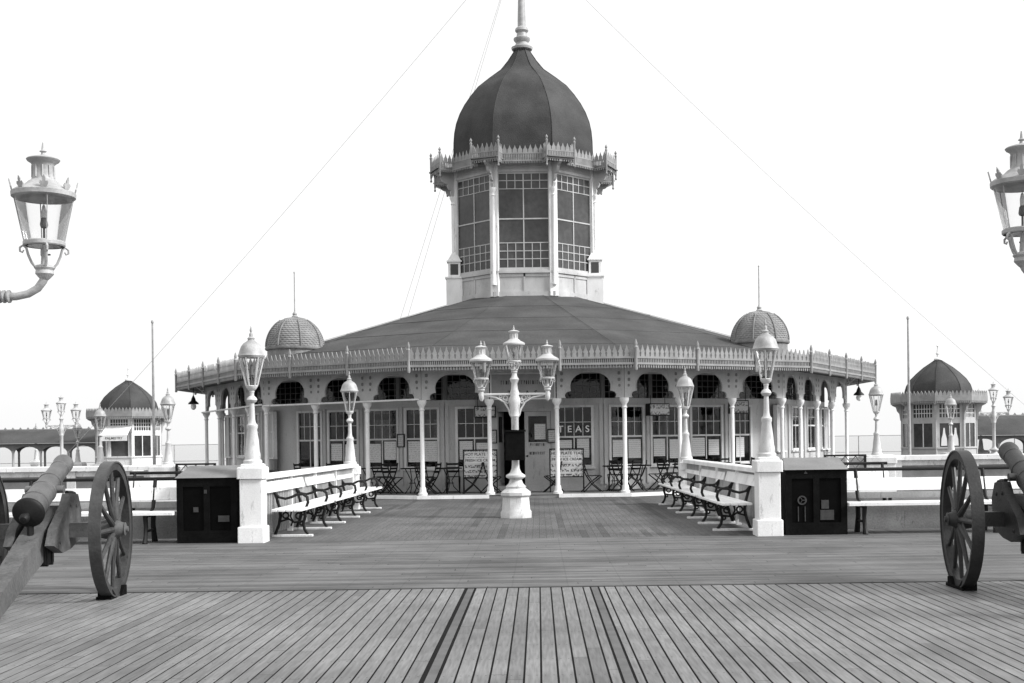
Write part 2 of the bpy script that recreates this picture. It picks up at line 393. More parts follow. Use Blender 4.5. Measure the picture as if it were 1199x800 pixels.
# cusped arch panels with pierced discs
def arch_profile(w):
    hw = w/2; s = w/1.86
    a = [(.70,0),(.72,.06),(.71,.12),(.67,.17),(.61,.195),(.55,.2),(.565,.27),(.567,.36),(.54,.46),(.48,.555),(.39,.635),(.27,.69),(.13,.722),(0,.73)]
    right = [(x*s, z) for x, z in a]; left = [(-x, z) for x, z in reversed(right[:-1])]
    return [(-hw,0),(-hw,.86),(hw,.86),(hw,0)] + right + left
def quatrefoil(mb, cx, cz, r, y0, y1):
    pts = [(cx + r*math.cos(t*PI/6)*(1 if t%3 else .8), cz + r*math.sin(t*PI/6)) for t in range(12)]
    mb.prism(pts, y0, y1)
pierce = MB()
for i in range(12):
    p, q = Vector(outer[i]), Vector(outer[(i+1)%12]); nb = nbays[i]
    for k in range(nb):
        a, b = p.lerp(q, k/nb), p.lerp(q, (k+1)/nb)
        m, L = frame(a, b)
        mb = MB(); mb.M = m @ T(0,0,CAPZ+.005)
        if i == 11 and k == 1: 
            mb.prism([(-L/2,.66),(-L/2,.86),(L/2,.86),(L/2,.66)], -.03, .03); mb.build('arch_panel', M['trim'], pav, smooth=False); continue
        mb.prism(arch_profile(L), -.03, .03)
        # raised edge that follows the cusps
        pr = arch_profile(L)[4:]
        mb.tube([(x, -.03, z) for x, z in pr], .018, 5)
        mb.build('arch_panel', M['trim'], pav)
        pierce.M = m @ T(0,0,CAPZ)
        for sx in (-1, 1):
            quatrefoil(pierce, sx*(L/2-.14), .5, .05, -.034, -.03); quatrefoil(pierce, sx*(L/2-.14), .68, .05, -.034, -.03)
            quatrefoil(pierce, sx*(L/2-.13), .34, .04, -.034, -.03)
pierce.build('pierced_ornament', M['board_grey'], pav, smooth=False)
# name board over the entrance
m, L = frame(outer[11], outer[0])
mb = MB(); mb.M = m; mb.box(-.86, .86, -.05, -.02, 2.74, 3.40)
sb = mb.build('name_board', M['signgrey'], pav, smooth=False)
mb = MB(); mb.M = m
for a in ((-.90,-.86,2.70,3.44),(.86,.90,2.70,3.44),(-.86,.86,2.70,2.738),(-.86,.86,3.402,3.44)): mb.box(a[0],a[1],-.07,-.01,a[2],a[3])
mb.build('board_frame', M['trim'], sb, smooth=False)
for ch, x in zip('TEAS', (-.36,-.12,.12,.36)):
    lettering('lettering', ch, .20, M['letter_dark'], sb, m @ T(x, -.055, 2.87))
mb = MB(); mb.M = m     # a worn line of small lettering above
x = -.6
while x < .6:
    w = random.uniform(.02,.05); z0 = 3.12
    mb.box(x, x+.014, -.056, -.05, z0, z0+.11)
    if random.random() < .6: mb.box(x+.0145, x+w, -.056, -.05, z0+random.choice((0,.05,.09)), z0+.11*1.0 if random.random()<.15 else z0+.1)
    x += w + .03
mb.build('worn_lettering', M['letter_dark'], sb, smooth=False)
# thin white blind rods between the columns of the left faces
mb = MB()
for i in (9, 10):
    a, b = Vector(outer[i]), Vector(outer[(i+1)%12]); m, L = frame(a, b); mb.M = m
    mb.tube([(-L/2,-.15,2.70),(L/2,-.15,2.74)], .028, 8)
mb.build('blind_rod', M['white'], pav)
# soffit, ceiling
mb = MB(); mb.slab(offset(outer, .9), 3.60, 3.66); mb.build('verandah_ceiling', M['dim'], pav, smooth=False)
# valance: pointed pickets above, fringe below
EO = .95
eave = offset(outer, EO)
mb = MB(); mt = MB()
for i in range(12):
    m, L = frame(eave[i], eave[(i+1)%12]); mb.M = m; mt.M = m
    if i in (4,5,6,3,7): 
        mb.prism([(-L/2,3.5),(-L/2,4.0),(L/2,4.0),(L/2,3.5)], -.02, .02); continue
    mb.box(-L/2, L/2, -.03, .03, 3.575, 3.63); mb.box(-L/2, L/2, -.022, .022, 3.74, 3.79)
    nbar = round(L/.055)
    for k in range(nbar): x = -L/2 + (k+.5)*L/nbar; mb.box(x-.013, x+.013, -.01, .01, 3.63, 3.74)
    mt.box(-L/2, L/2, .06, .08, 3.62, 3.80)
    n = round(L/.155); w = L/n
    for k in range(n):
        x = -L/2 + (k+.5)*w; h = w*.42; q = random.uniform(-.02,.012); q -= random.choice((0,)*18+(.07,)); e_ = random.uniform(-.008,.008)
        mb.prism([(x-h,3.785),(x-h*.7,3.88),(x-h+e_,3.93+q*.5),(x-h*.5+e_,4.0+q),(x+e_,4.11+q),(x+h*.5+e_,4.0+q),(x+h+e_,3.93+q*.5),(x+h*.7,3.88),(x+h,3.785)], -.012, .012)
        for s in (-.5, 0): 
            xx = x + (s+.25)*w
            mb.prism([(xx-.022,3.58),(xx+.022,3.58),(xx+.018,3.50),(xx,3.475),(xx-.018,3.50)], -.01, .01)
    nb = nbays[i]
    for k in range(nb+1):
        x = -L/2 + L*k/nb
        if k == nb: continue
        mb.lathe([(.035,3.42),(.045,3.46),(.04,3.5),(.04,4.0),(.055,4.03),(.03,4.08),(.045,4.13),(.01,4.25)], 8, (x, -.03))
mb.build('valance', M['grating'], pav); mt.build('valance_backing', M['board_grey'], pav, smooth=False)
# roof
ring = []
for x, y in offset(outer, .93):
    d = Vector((x, y-CY)).normalized(); ring.append((d.x*2.66, CY + d.y*2.66))
eo = offset(outer, .93)
mb = MB()
vs = [(x, y, 3.72) for x, y in eo] + [(x, y, 6.62) for x, y in ring] + [(x, y, 3.66) for x, y in eo]
mb._add(vs, [(i, (i+1)%12, 12+(i+1)%12, 12+i) for i in range(12)] + [tuple(range(12,24))] + [(i, (i+1)%12, 24+(i+1)%12, 24+i) for i in range(12)] + [tuple(range(24,36))])
rf = mb.build('roof', M['slate'], pav, smooth=False)
mb = MB()
for i in range(12):
    mb.tube([(eo[i][0], eo[i][1], 3.75), (ring[i][0], ring[i][1], 6.64)], .006, 4)
    m, L = frame(eo[i], eo[(i+1)%12])
    # lapped felt edges
    for t in (.2,.4,.6,.8):
        a = [Vector((*eo[i],3.72)).lerp(Vector((*ring[i],6.62)), t), Vector((*eo[(i+1)%12],3.72)).lerp(Vector((*ring[(i+1)%12],6.62)), t)]
        mb.tube([tuple(a[0]+Vector((0,0,.004))), tuple(a[1]+Vector((0,0,.004)))], .007, 4)
mb.build('roof_roll', M['slate'], rf)
# inner walls with windows
INS = [-.75 if i in (1,2,3,7,8,9) else -1.9 for i in range(12)]
inner = offset(outer, INS)
room = offset(outer, [d-.05 for d in INS])
WT = .10
L0, L10 = [(Vector(inner[(i+1)%12])-Vector(inner[i])).length for i in (0,10)]
sh0, sh10 = -(L0/2-2.26), (L10/2-2.26)
def window(m, cx, w, parent, posters=2, z0=.80, z1=2.52, zm=1.66, cols=4, dark=False):
    f = MB(); f.M = m
    x0, x1 = cx-w/2, cx+w/2
    e = .055
    f.box(x0-e, x0+.02, -.03, .09, z0-.02, z1+.06); f.box(x1-.02, x1+e, -.03, .09, z0-.02, z1+.06)
    f.box(x0+.02, x1-.02, -.035, .09, z1, z1+.065); f.box(x0-.09, x1+.09, -.07, .09, z0-.07, z0-.021)
    f.box(x0+.02, x1-.02, -.0, .06, zm-.025, zm+.025)
    f.box(x0+.02, x1-.02, .01, .06, z0-.02, z0+.04)
    gw = .009
    for k in range(1, cols):
        x = x0 + w*k/cols; f.box(x-gw, x+gw, .012, .05, zm+.0255, z1-.001)
    f.box(x0+.021, x1-.021, .014, .048, (zm+z1)/2-gw, (zm+z1)/2+gw)
    f.box(cx-.016, cx+.016, .012, .05, z0+.041, zm-.026)
    wf = f.build('window', M['sash'], parent, smooth=False)
    p = MB(); p.M = m; p.box(x0+.005, x1-.005, .028, .032, z0+.01, z1-.005)
    p.build('pane', M['glass'], wf, smooth=False)
    for k in range(posters):
        c = cx + (-.25 + .5*k)*w if posters == 2 else cx
        pw = w*random.uniform(.34,.40)/2; zt = zm - random.uniform(.05,.14); zb = z0 + random.uniform(.16,.26)
        q = MB(); q.M = m; q.box(c-pw, c+pw, .018, .024, zb, zt)
        q.build('poster', M['poster'], wf, smooth=False)
    return wf
wins = {11:[(-1.45,1.0,2),(1.45,1.04,2)], 0:[(-1.45+sh0,1.14,2),(sh0,1.14,2),(1.45+sh0,1.14,2),(2.75+sh0,.8,1)], 10:[(-2.75+sh10,.9,0),(-1.45+sh10,1.1,2),(sh10,1.14,2),(1.45+sh10,1.14,2)],
        1:[(-2.6,.8,0),(-.9,1.0,0),(.9,1.0,0),(2.6,.9,0)], 9:[(-2.6,.8,0),(-.9,1.0,0),(.9,1.0,0),(2.6,.8,0)], 2:[(0,1.4,0)], 8:[(0,1.4,0)],
        3:[(-1.6,1.3,0),(1.6,1.3,0)], 7:[(-1.6,1.3,0),(1.6,1.3,0)], 4:[(-1.1,1.3,0),(1.1,1.3,0)], 6:[(-1.1,1.3,0),(1.1,1.3,0)], 5:[(-1.4,1.2,0),(1.4,1.2,0)]}
Z0, Z1 = .80, 2.52
mi = MB(); teaswin = None
cl = MB(); clg = MB()
for i in range(12):
    m, L = frame(inner[i], inner[(i+1)%12])
    zw = 1.16 if i in (1,2,8,9) else Z0
    ops = sorted([(c-w/2, c+w/2, zw-.02) for c, w, _ in wins[i]] + ([(-.86,.86,FL)] if i == 11 else []))
    w = MB(); w.M = m
    cur = -L/2+.004
    for a, b, zz in ops:
        w.box(cur, a, 0, WT, FL, 2.62)
        w.box(a, b, 0, WT, FL, zz) if zz > FL+.01 else None
        if i != 11 or zz > FL+.01: w.box(a, b, 0, WT, Z1+.005, 2.62)
        else: w.box(a, b, 0, WT, 2.5, 2.62)
        cur = b
    w.box(cur, L/2-.004, 0, WT, FL, 2.62)
    w.box(-L/2, L/2, -.03, WT+.01, 2.62, 2.78)       # transom beam
    w.box(-L/2, L/2, -.03, WT+.01, 3.5, 3.60)
    w.box(-L/2, L/2, -.018, -.001, FL, FL+.16)       # skirting
    # dado panels
    x = -L/2 + .1
    # pilasters on the piers
    piers = [-L/2+.06] + [(ops[j][1]+ops[j+1][0])/2 for j in range(len(ops)-1)] + [L/2-.06]
    for px in piers: w.box(px-.05, px+.05, -.045, -.0185 if False else -.001, FL+.165, 2.615)
    w.build('wall', M['wall'], pav, smooth=False)
    for c, ww, po in wins[i]:
        o = window(m, c, ww, pav, po, zw, zm=1.66 if zw < 1 else 1.95, cols=4 if zw < 1 else 2)
        if i == 11 and c > 0: teaswin = (o, m, c, ww)
    # clerestory lights above
    for k in range(int(L/.21)+1):
        x = -L/2 + .02 + k*.21
        if x < L/2: cl.M = m; cl.box(x-.007, x+.007, .02, .05, 2.78, 3.5)
    cl.M = m
    for z in (2.96, 3.14, 3.32): cl.box(-L/2, L/2, .022, .048, z-.007, z+.007)
    for k in range(round(L/1.5)+1): x = -L/2 + L*k/round(L/1.5); cl.box(x-.06, x+.06, -.02, .07, 2.781, 3.499)
    clg.M = m; clg.box(-L/2, L/2, .033, .036, 2.78, 3.5)
c1 = cl.build('clerestory_frame', M['dim'], pav, smooth=False); clg.build('clerestory_glass', M['glass'], c1, smooth=False)
# white letters painted in the window by the door
o, m, c, ww = teaswin
for k, ch in enumerate('TEAS'):
    lettering('window_letter', ch, .27, M['letter_white'], o, m @ T(c - ww/2 + ww*(k+.5)/4, .008, 1.88), .003)
# doorway: one leaf shut, the other folded back
m, L = frame(inner[11], inner[0])
mb = MB(); mb.M = m
mb.box(-.86,-.78,-.03,.1,FL,2.5); mb.box(.78,.86,-.03,.1,FL,2.5); mb.box(-.78,.78,-.03,.1,2.42,2.5)
mb.build('door_frame', M['trim'], pav, smooth=False)
def door_leaf(mm):
    mb = MB(); mb.M = mm; y0, y1 = 0, .045
    mb.box(0,.11,y0,y1,FL+.02,2.41); mb.box(.65,.76,y0,y1,FL+.02,2.41); mb.box(.11,.65,y0,y1,2.28,2.41); mb.box(.11,.65,y0,y1,FL+.02,.35)
    mb.box(.11,.65,y0,y1,1.38,1.52); mb.box(.11,.65,y0,y1,.84,.95)
    mb.box(.11,.65,y0+.012,y1-.012,.35,.84); mb.box(.11,.65,y0+.01,y1-.012,.95,1.38)
    d = mb.build('door', M['wall'], pav, smooth=False)
    p = MB(); p.M = mm; p.box(.11,.65,.02,.025,1.52,2.28); p.build('pane', M['glass'], d, smooth=False)
    return d
d = door_leaf(m @ T(.01,.02,0))
mb = MB(); mb.M = m @ T(.01,.02,0)
for z, x0, x1 in ((1.45,.16,.60),(1.2,.14,.2),(1.2,.24,.6)):
    x = x0
    while x < x1:
        mb.box(x, x+.012, -.006, .0, z-.04, z+.04)
        if random.random() < .7: mb.box(x+.0125, x+.034, -.006, .0, z+random.choice((-.04,.0,.03)), z+.04)
        x += .052
mb.build('door_lettering', M['letter_dark'], d, smooth=False)
mb = MB(); mb.M = m @ T(.01,.02,0); mb.lathe([(.01,0),(.028,.01),(.028,.035),(.012,.05)], 10); 
mb.v = [m @ T(.01,.02,0) @ Vector((.07 + (m.inverted() @ v - Vector((.01,.02,0))).x, -(m.inverted() @ v).z, 1.12 + (m.inverted() @ v - Vector((.01,.02,0))).y)) for v in mb.v]
mb.build('door_handle', M['iron'], d)
door_leaf(m @ T(-.77,.1,0) @ RZ(R(78)))
# card in the door's glass
mb = MB(); mb.M = m; mb.box(.3,.62,.035,.038,1.6,2.05); mb.build('door_card', M['poster'], d, smooth=False)
# interior: floor, ceiling, serving counter
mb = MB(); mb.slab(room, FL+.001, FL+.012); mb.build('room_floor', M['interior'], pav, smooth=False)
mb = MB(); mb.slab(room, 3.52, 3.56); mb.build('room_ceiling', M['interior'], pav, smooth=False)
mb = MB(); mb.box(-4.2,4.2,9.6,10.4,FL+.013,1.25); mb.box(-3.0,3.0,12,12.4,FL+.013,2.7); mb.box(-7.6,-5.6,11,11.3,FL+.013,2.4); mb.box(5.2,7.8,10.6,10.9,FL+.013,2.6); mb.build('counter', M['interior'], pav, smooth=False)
# the two small cupolas
for sx in (-1, 1):
    c = (sx*7.1 + (.22 if sx > 0 else 0), 4.25)
    mb = MB(); rows = 15
    mb.lathe([(.85,4.05),(.85,4.60)], 32, c)
    prof = lambda t: (.85*math.sqrt(max(0,1-t**2.0))+.03*(1-t), 4.56 + .95*t)
    for k in range(rows):
        r0, z0 = prof(k/rows); r1, z1 = prof(min(1,(k+1)/rows)); 
        n = 40; vs = []; 
        for j in range(n):
            t = 2*PI*(j+.5*(k%2))/n; t2 = 2*PI*(j+.5+.5*(k%2))/n
            vs += [(c[0]+(r0+.02)*math.cos(t), c[1]+(r0+.02)*math.sin(t), z0-.0), (c[0]+(r0+.035)*math.cos(t2), c[1]+(r0+.035)*math.sin(t2), z0-.02)]
        for j in range(n*2):
            t = 2*PI*(j/2+.5*(k%2))/n; vs.append((c[0]+max(r1,.03)*math.cos(t), c[1]+max(r1,.03)*math.sin(t), z1))
        mb._add(vs, [(j, (j+1)%(2*n), 2*n+(j+1)%(2*n), 2*n+j) for j in range(2*n)])
    cu = mb.build('cupola', M['shingle'], pav, smooth=False)
    mb = MB(); mb.lathe([(.90,4.46),(.92,4.49),(.92,4.53),(.87,4.57)], 32, c)
    for k in range(8):
        t = 2*PI*(k+.5)/8
        mb.tube([(c[0]+(prof(u/8)[0]+.035)*math.cos(t), c[1]+(prof(u/8)[0]+.035)*math.sin(t), prof(u/8)[1]) for u in range(8)], .022, 5)
    mb.build('cupola_rib', M['shingle'], cu)
    mb = MB(); mb.lathe([(.07,5.47),(.1,5.51),(.06,5.55),(.075,5.6),(.03,5.66),(.022,5.7),(.014,6.85),(.028,6.88),(.002,6.93)], 10, c)
    mb.build('cupola_finial', M['lampmetal'], cu)
# ---- lantern tower
a8 = 2.5; k8 = math.tan(PI/8)
def oct_pts(a): return [(a/math.cos(PI/8)*math.sin(R(22.5)+j*PI/4), CY - a/math.cos(PI/8)*math.cos(R(22.5)+j*PI/4)) for j in range(8)]
op = oct_pts(a8)       # counter-clockwise from the front-right corner
tb = MB(); th = MB()
post = MB()
crest = MB()
for j in range(8):
    p, q = op[j-1], op[j]; m, L = frame(p, q)
    tb.M = m
    tb.box(-L/2, L/2, 0, .12, 6.2, 7.42)
    tb.box(-L/2-.03, L/2+.03, -.05, -.001, 6.60, 6.78); tb.box(-L/2-.05, L/2+.05, -.08, .1, 7.42, 7.50); tb.box(-L/2-.02, L/2+.02, -.04, .1, 7.50, 7.56)
    tb.box(-.03, .03, -.03, -.001, 6.785, 7.41); tb.box(-L/2, L/2, -.03, -.001, 7.30, 7.41)
    th.M = m; th.box(-L/2, L/2, 0, .12, 10.96, 11.5); th.box(-L/2-.02, L/2+.02, -.05, -.001, 10.96, 11.05)
    f = MB(); f.M = m; h = L/2-.17
    f.box(-h-.03, -h, -.01, .08, 7.56, 10.96); f.box(h, h+.03, -.01, .08, 7.56, 10.96)
    f.box(-h, h, .0, .07, 7.56, 7.62); f.box(-h, h, .0, .07, 10.90, 10.96)
    b = .014
    f.box(-.02, .02, .0, .05, 7.621, 10.899)
    f.box(-h, h, -.004, .055, 9.30, 9.345)
    for z in (7.92, 8.2, 10.66): f.box(-h, h, .004, .046, z-b, z+b)
    f.box(-h, h, .002, .048, 8.47, 8.50); f.box(-h, h, .002, .048, 10.36, 10.385)
    for k in range(1, 6):
        if k == 3: continue
        x = -h + 2*h*k/6; f.box(x-b, x+b, .006, .044, 7.622, 8.47); f.box(x-b, x+b, .006, .044, 10.386, 10.898)
    tw = f.build('tower_window', M['trim'], pav, smooth=False)
    g_ = MB(); g_.M = m; g_.box(-h, h, .024, .03, 7.6, 10.93); g_.build('pane', M['towerglass'], tw, smooth=False)
    # corner post with cap
    c = op[j]; d = Vector((c[0], c[1]-CY)).normalized(); ang = math.atan2(d.y, d.x)
    post = MB(); post.M = T(c[0], c[1], 0) @ RZ(ang + PI/2)
    post.box(-.15,.15,-.03,.16,6.62,11.4); post.lathe([(.085,7.0),(.085,7.1),(.06,7.14),(.06,10.1),(.085,10.13),(.06,10.18),(.07,10.24),(.12,10.34),(.12,10.4)], 12, (0,-.07))
    post.build('corner_post', M['white'], pav)
    # scrolled bracket carrying the projecting cresting
    br = MB(); br.M = T(c[0], c[1], 0) @ RZ(ang)
    br.prism([(.02,10.42),(.12,10.42),(.16,10.55),(.13,10.62),(.22,10.66),(.28,10.78),(.25,10.85),(.36,10.86),(.48,10.95),(.52,11.08),(.62,11.1),(.72,11.18),(.72,11.3),(.02,11.3)], -.05, .05)
    br.build('bracket', M['trim'], pav)
    br = MB(); br.M = T(c[0], c[1], 0) @ RZ(ang)
    br.prism([(-.1,11.30),(-.1,11.34),(.8,11.34),(.8,11.30)], -.5, .5); br.build('eave_board', M['board_grey'], pav, smooth=False)
tb.build('tower_base', M['trim'], pav, smooth=False); th.build('tower_head', M['trim'], pav, smooth=False)
# cresting of the tower: a straight run over each window, a projecting run at each corner
Rc = 3.42; hw = .52
for j in range(8):
    p, q = op[j-1], op[j]; m, L = frame(p, q)
    ang = math.atan2(m[1][0], m[0][0])
    run = [((-.72, -.40), (.72, -.40))]
    mloc = [Vector((m @ Vector((x, y, 0)))[:2]) for x, y in run[0]]
    c = op[j]; d = Vector((c[0], c[1]-CY)).normalized(); t = Vector((-d.y, d.x))
    ctr = Vector((0, CY))
    s0 = ctr + d*Rc - t*hw; s1 = ctr + d*Rc + t*hw
    # next straight run's start
    m2, _ = frame(op[j], op[(j+1)%8]); nx = Vector((m2 @ Vector((-.72, -.40, 0)))[:2])
    for a, b in ((mloc[0], mloc[1]), (mloc[1], s0), (s0, s1), (s1, nx)):
        fm, L2 = frame(a, b); crest.M = fm
        crest.box(-L2/2, L2/2, -.015, .015, 11.24, 11.29); crest.box(-L2/2, L2/2, -.014, .014, 11.50, 11.54)
        nbar = max(3, round(L2/.06))
        for k in range(nbar): x = -L2/2 + (k+.5)*L2/nbar; crest.box(x-.02, x+.02, -.008, .008, 11.29, 11.50)
        n = max(2, round(L2/.17)); w = L2/n
        for k in range(n):
            x = -L2/2 + (k+.5)*w; h = w*.45; q = random.uniform(-.02,.015)
            crest.prism([(x-h,11.535),(x-h*.9,11.66),(x-h*.5,11.70+q*.5),(x,11.82+q),(x+h*.5,11.70+q*.5),(x+h*.9,11.66),(x+h,11.535)], -.01, .01)
            for s in (-.25,.25): crest.box(x+s*w-.02, x+s*w+.02, -.01, .01, 11.17, 11.24)
    for s in (s0, s1):
        crest.M = Matrix.Identity(4)
        crest.lathe([(.02,10.98),(.045,11.02),(.02,11.08),(.035,11.14),(.035,11.8),(.05,11.86),(.025,11.9),(.05,11.96),(.005,12.05)], 8, (s.x, s.y))
crest.build('tower_cresting', M['grating'], pav)
# flat roof ring under the dome and the ogee dome itself
mb = MB(); mb.slab(oct_pts(2.86), 11.34, 11.40); mb.build('tower_cornice', M['board_grey'], pav, smooth=False)
dp = [(2.50,11.4),(2.51,11.9),(2.50,12.35),(2.47,12.71),(2.40,13.06),(2.27,13.43),(2.10,13.77),(1.87,14.13),(1.60,14.49),(1.20,14.85),(.78,15.2),(.52,15.55),(.30,15.91),(.26,16.03)]
dp2 = []
for i in range(len(dp)-1):
    p0, p1, p2, p3 = dp[max(i-1,0)], dp[i], dp[i+1], dp[min(i+2,len(dp)-1)]
    for u in (0,.25,.5,.75):
        dp2.append(tuple(.5*((2*p1[c]) + (-p0[c]+p2[c])*u + (2*p0[c]-5*p1[c]+4*p2[c]-p3[c])*u*u + (-p0[c]+3*p1[c]-3*p2[c]+p3[c])*u**3) for c in (0,1)))
dp2.append(dp[-1])
mb = MB(); mb.lathe([(r/math.cos(PI/8), z) for r, z in dp2], 8, (0, CY), R(22.5))
dm = mb.build('dome', M['dome'], pav, smooth=False)
mb = MB()
for j in range(8):
    t = R(22.5)+j*PI/4
    mb.tube([((r/math.cos(PI/8)+.005)*math.cos(t), CY+(r/math.cos(PI/8)+.005)*math.sin(t), z) for r, z in dp], .014, 6)
mb.build('dome_rib', M['dome'], dm)
mb = MB(); mb.lathe([(.26,15.98),(.38,16.02),(.40,16.10),(.27,16.16),(.22,16.28),(.30,16.36),(.31,16.44),(.2,16.5),(.18,16.64),(.25,16.72),(.24,16.80),(.15,16.88),(.15,17.1),(.12,18),(.085,21.5),(.06,22.2),(.1,22.25),(.1,22.38),(.02,22.5)], 14, (0, CY))
mb.build('mast', M['lampmetal'], pav)
# vent turrets at the two sides
for sx in (-1, 1):
    c = (sx*2.53, CY-1.05)
    mb = MB(); mb.box(c[0]-.29, c[0]+.29, c[1]-.29, c[1]+.29, 5.5, 7.42); mb.box(c[0]-.33, c[0]+.33, c[1]-.33, c[1]+.33, 7.42, 7.48)
    mb.box(c[0]-.22, c[0]+.22, c[1]-.22, c[1]+.22, 7.48, 8.02); mb.box(c[0]-.27, c[0]+.27, c[1]-.27, c[1]+.27, 8.02, 8.07)
    mb.lathe([(.34,8.07),(.08,8.42),(.05,8.44),(.06,8.5),(.01,8.62)], 4, c, PI/4)
    v = mb.build('vent_turret', M['white'], pav, smooth=False)
    mb = MB(); mb.box(c[0]-.14, c[0]+.14, c[1]-.226, c[1]+.226, 7.56, 7.95); mb.box(c[0]-.226, c[0]+.226, c[1]-.14, c[1]+.14, 7.56, 7.95)
    mb.build('louvre', M['interior'], v, smooth=False)
# bell lamps hanging at the side corners
def bell(label, x, y):
    t = thing('hanging_lamp', label, 'hanging lamp', (x, y, 3.0), 0, 'bell lamps at the pavilion corners')
    mb = MB(); mb.lathe([(.19,.0),(.17,.05),(.09,.12),(.06,.22),(.03,.28),(.012,.32),(.012,.62)], 14); mb.build('shade', M['iron'], t)
    mb = MB(); mb.lathe([(.02,-.2),(.08,-.16),(.1,-.08),(.08,-.01)], 12); mb.build('globe', M['white'], t)
    s = 1 if x < 0 else -1
    mb = MB(); mb.tube([(0,0,.62),(s*.1,0,.66),(s*.42,.0,.66)], .018, 6)
    mb.tube([(s*.05,0,.64),(s*.2,0,.52),(s*.42,0,.34)], .012, 6)
    for k, (cx, cz, r) in enumerate(((.3,.54,.07),(.18,.60,.04),(.36,.42,.05))):
        mb.tube([(s*cx + r*math.cos(u*PI/6), 0, cz + r*math.sin(u*PI/6)) for u in range(12)], .01, 5)
    mb.build('bracket', M['white'], t)
bell('dark bell shaped lamp hanging under the eave by the left pavilion corner', PX-11.28-.42, PY+9.35-.1)
bell('dark bell shaped lamp hanging under the eave by the right pavilion corner', PX+11.28+.42, PY+9.35-.1)

# stays from the mast
def wire(label, pts, r=.0075):
    mb = MB(); mb.tube(pts, r, 5); return tag(mb.build('stay_wire', M['lampmetal']), label, 'stay wire', 'stay wires of the mast')
def sag(a, b, s, n=14):
    a, b = Vector(a), Vector(b)
    return [tuple(a.lerp(b, i/n) - Vector((0,0,s*4*(i/n)*(1-i/n)))) for i in range(n+1)]
top = (PX, PY+CY, 20.3)
wire('thin stay wire running from the mast down to the far right', sag(top, (21.2, 45.2, .0), .5))
wire('thin stay wire running from the mast down to the far left', sag(top, (-18.8, 45.2, .0), .3))
wire('left hand wire of the pair dropping from mast to roof', sag(top, (-5.75, 47.0, 4.9), 0), .006)
wire('right hand wire of the pair dropping from mast to roof', sag(top, (-5.45, 47.0, 4.9), 0), .006)

# framed notices and box signs on the pavilion
def framed(label, m, x, z, w, h):
    t = thing('framed_notice', label, 'notice', (0,0,0), 0, 'framed notices on the pavilion wall')
    t.matrix_world = T(PX,PY,0) @ m @ T(x, -.055, z)
    mb = MB(); e = .03
    mb.box(-w/2,-w/2+e,-.02,.02,-h/2,h/2); mb.box(w/2-e,w/2,-.02,.02,-h/2,h/2); mb.box(-w/2+e,w/2-e,-.02,.02,h/2-e,h/2); mb.box(-w/2+e,w/2-e,-.02,.02,-h/2,-h/2+e)
    mb.build('picture_frame', M['iron'], t, smooth=False)
    mb = MB(); mb.box(-w/2+e,w/2-e,-.008,.012,-h/2+e,h/2-e); mb.build('sheet', M['notice'], t, smooth=False)
mF, _ = frame(inner[11], inner[0]); mL, LL = frame(inner[10], inner[11]); mR, LR = frame(inner[0], inner[1])
framed('small black framed notice on the wall right of the tea room door', mF, .80, 1.70, .26, .40)
framed('small black framed notice on the wall left of the tea room door', mF, -.89, 1.70, .2, .40)
framed('small black framed notice between two windows of the left verandah', mL, .73+sh10, 1.62, .26, .40)
def boxsign(label, M4, w, h):
    t = thing('hanging_sign', label, 'sign', (0,0,0), 0, 'box signs hung in the verandah'); t.matrix_world = M4
    mb = MB(); mb.cbox(-w/2,w/2,-.10,.10,-h/2,h/2,.01); 
    for s in (-1,1): mb.tube([(s*w*.35,0,h/2-.01),(s*w*.35,0,h/2+.24)], .01, 6)
    mb.build('sign_box', M['iron'], t)
    mb = MB(); mb.box(-w/2+.03,w/2-.03,-.112,-.101,-h/2+.03,h/2-.03); mb.build('sign_face', M['boxsign'], t, smooth=False)
boxsign('oblong white box sign on the right verandah between two windows', T(PX,PY,0) @ mR @ T(-.85+sh0,-.75,2.42) , .72, .36)
boxsign('white box sign seen half sideways near the right end of verandah', T(PX,PY,0) @ mR @ T(2.1+sh0,-.75,2.5) @ RZ(R(-30)), .60, .40)
boxsign('dull box sign above the left placard beside the door', T(PX,PY,0) @ mF @ T(-1.12,-.22,2.42), .62, .34)

# placards leaning on the step by the door
def placard(label, x, y):
    t = thing('placard', label, 'placard', (x, y, FL), 0, 'placards beside the tea room door')
    mb = MB(); w = .98; h = 1.24; e = .035
    mb.M = RX(R(-4))
    mb.box(-w/2,-w/2+e,-.02,.02,0,h); mb.box(w/2-e,w/2,-.02,.02,0,h); mb.box(-w/2+e,w/2-e,-.02,.02,h-e,h)
    mb.box(-w/2+e,w/2-e,-.018,.018,.42,.45)
    mb.tube([(-w/2+.02,.02,h-.1),(-w/2+.02,.34,.02)], .012, 6); mb.tube([(w/2-.02,.02,h-.1),(w/2-.02,.34,.02)], .012, 6)
    mb.build('board_frame', M['iron'], t, smooth=False)
    mb = MB(); mb.M = RX(R(-4)); mb.box(-w/2+e,w/2-e,-.006,.012,.45,h-e); ps = mb.build('printed_sheet', M['placard'], t, smooth=False)
    for z, tx, sz in ((1.10,'HOT PLATE TEAS',.115),(.93,'FRESH ICE CREAM',.105)):
        lettering('lettering', tx, sz, M['letter_dark'], ps, RX(R(-4)) @ T(0,-.010,z), .002)
        mb = MB(); mb.M = RX(R(-4)); mb.box(-w/2+e+.02,w/2-e-.02,-.008,-.0065,z-.075,z+.075); mb.build('blank_strip', M['sash'], ps, smooth=False)
placard('black framed placard with printed lines standing left of the door', PX-1.24, PY+.75)
placard('black framed placard with printed lines standing right of the door', PX+1.2, PY+.75)

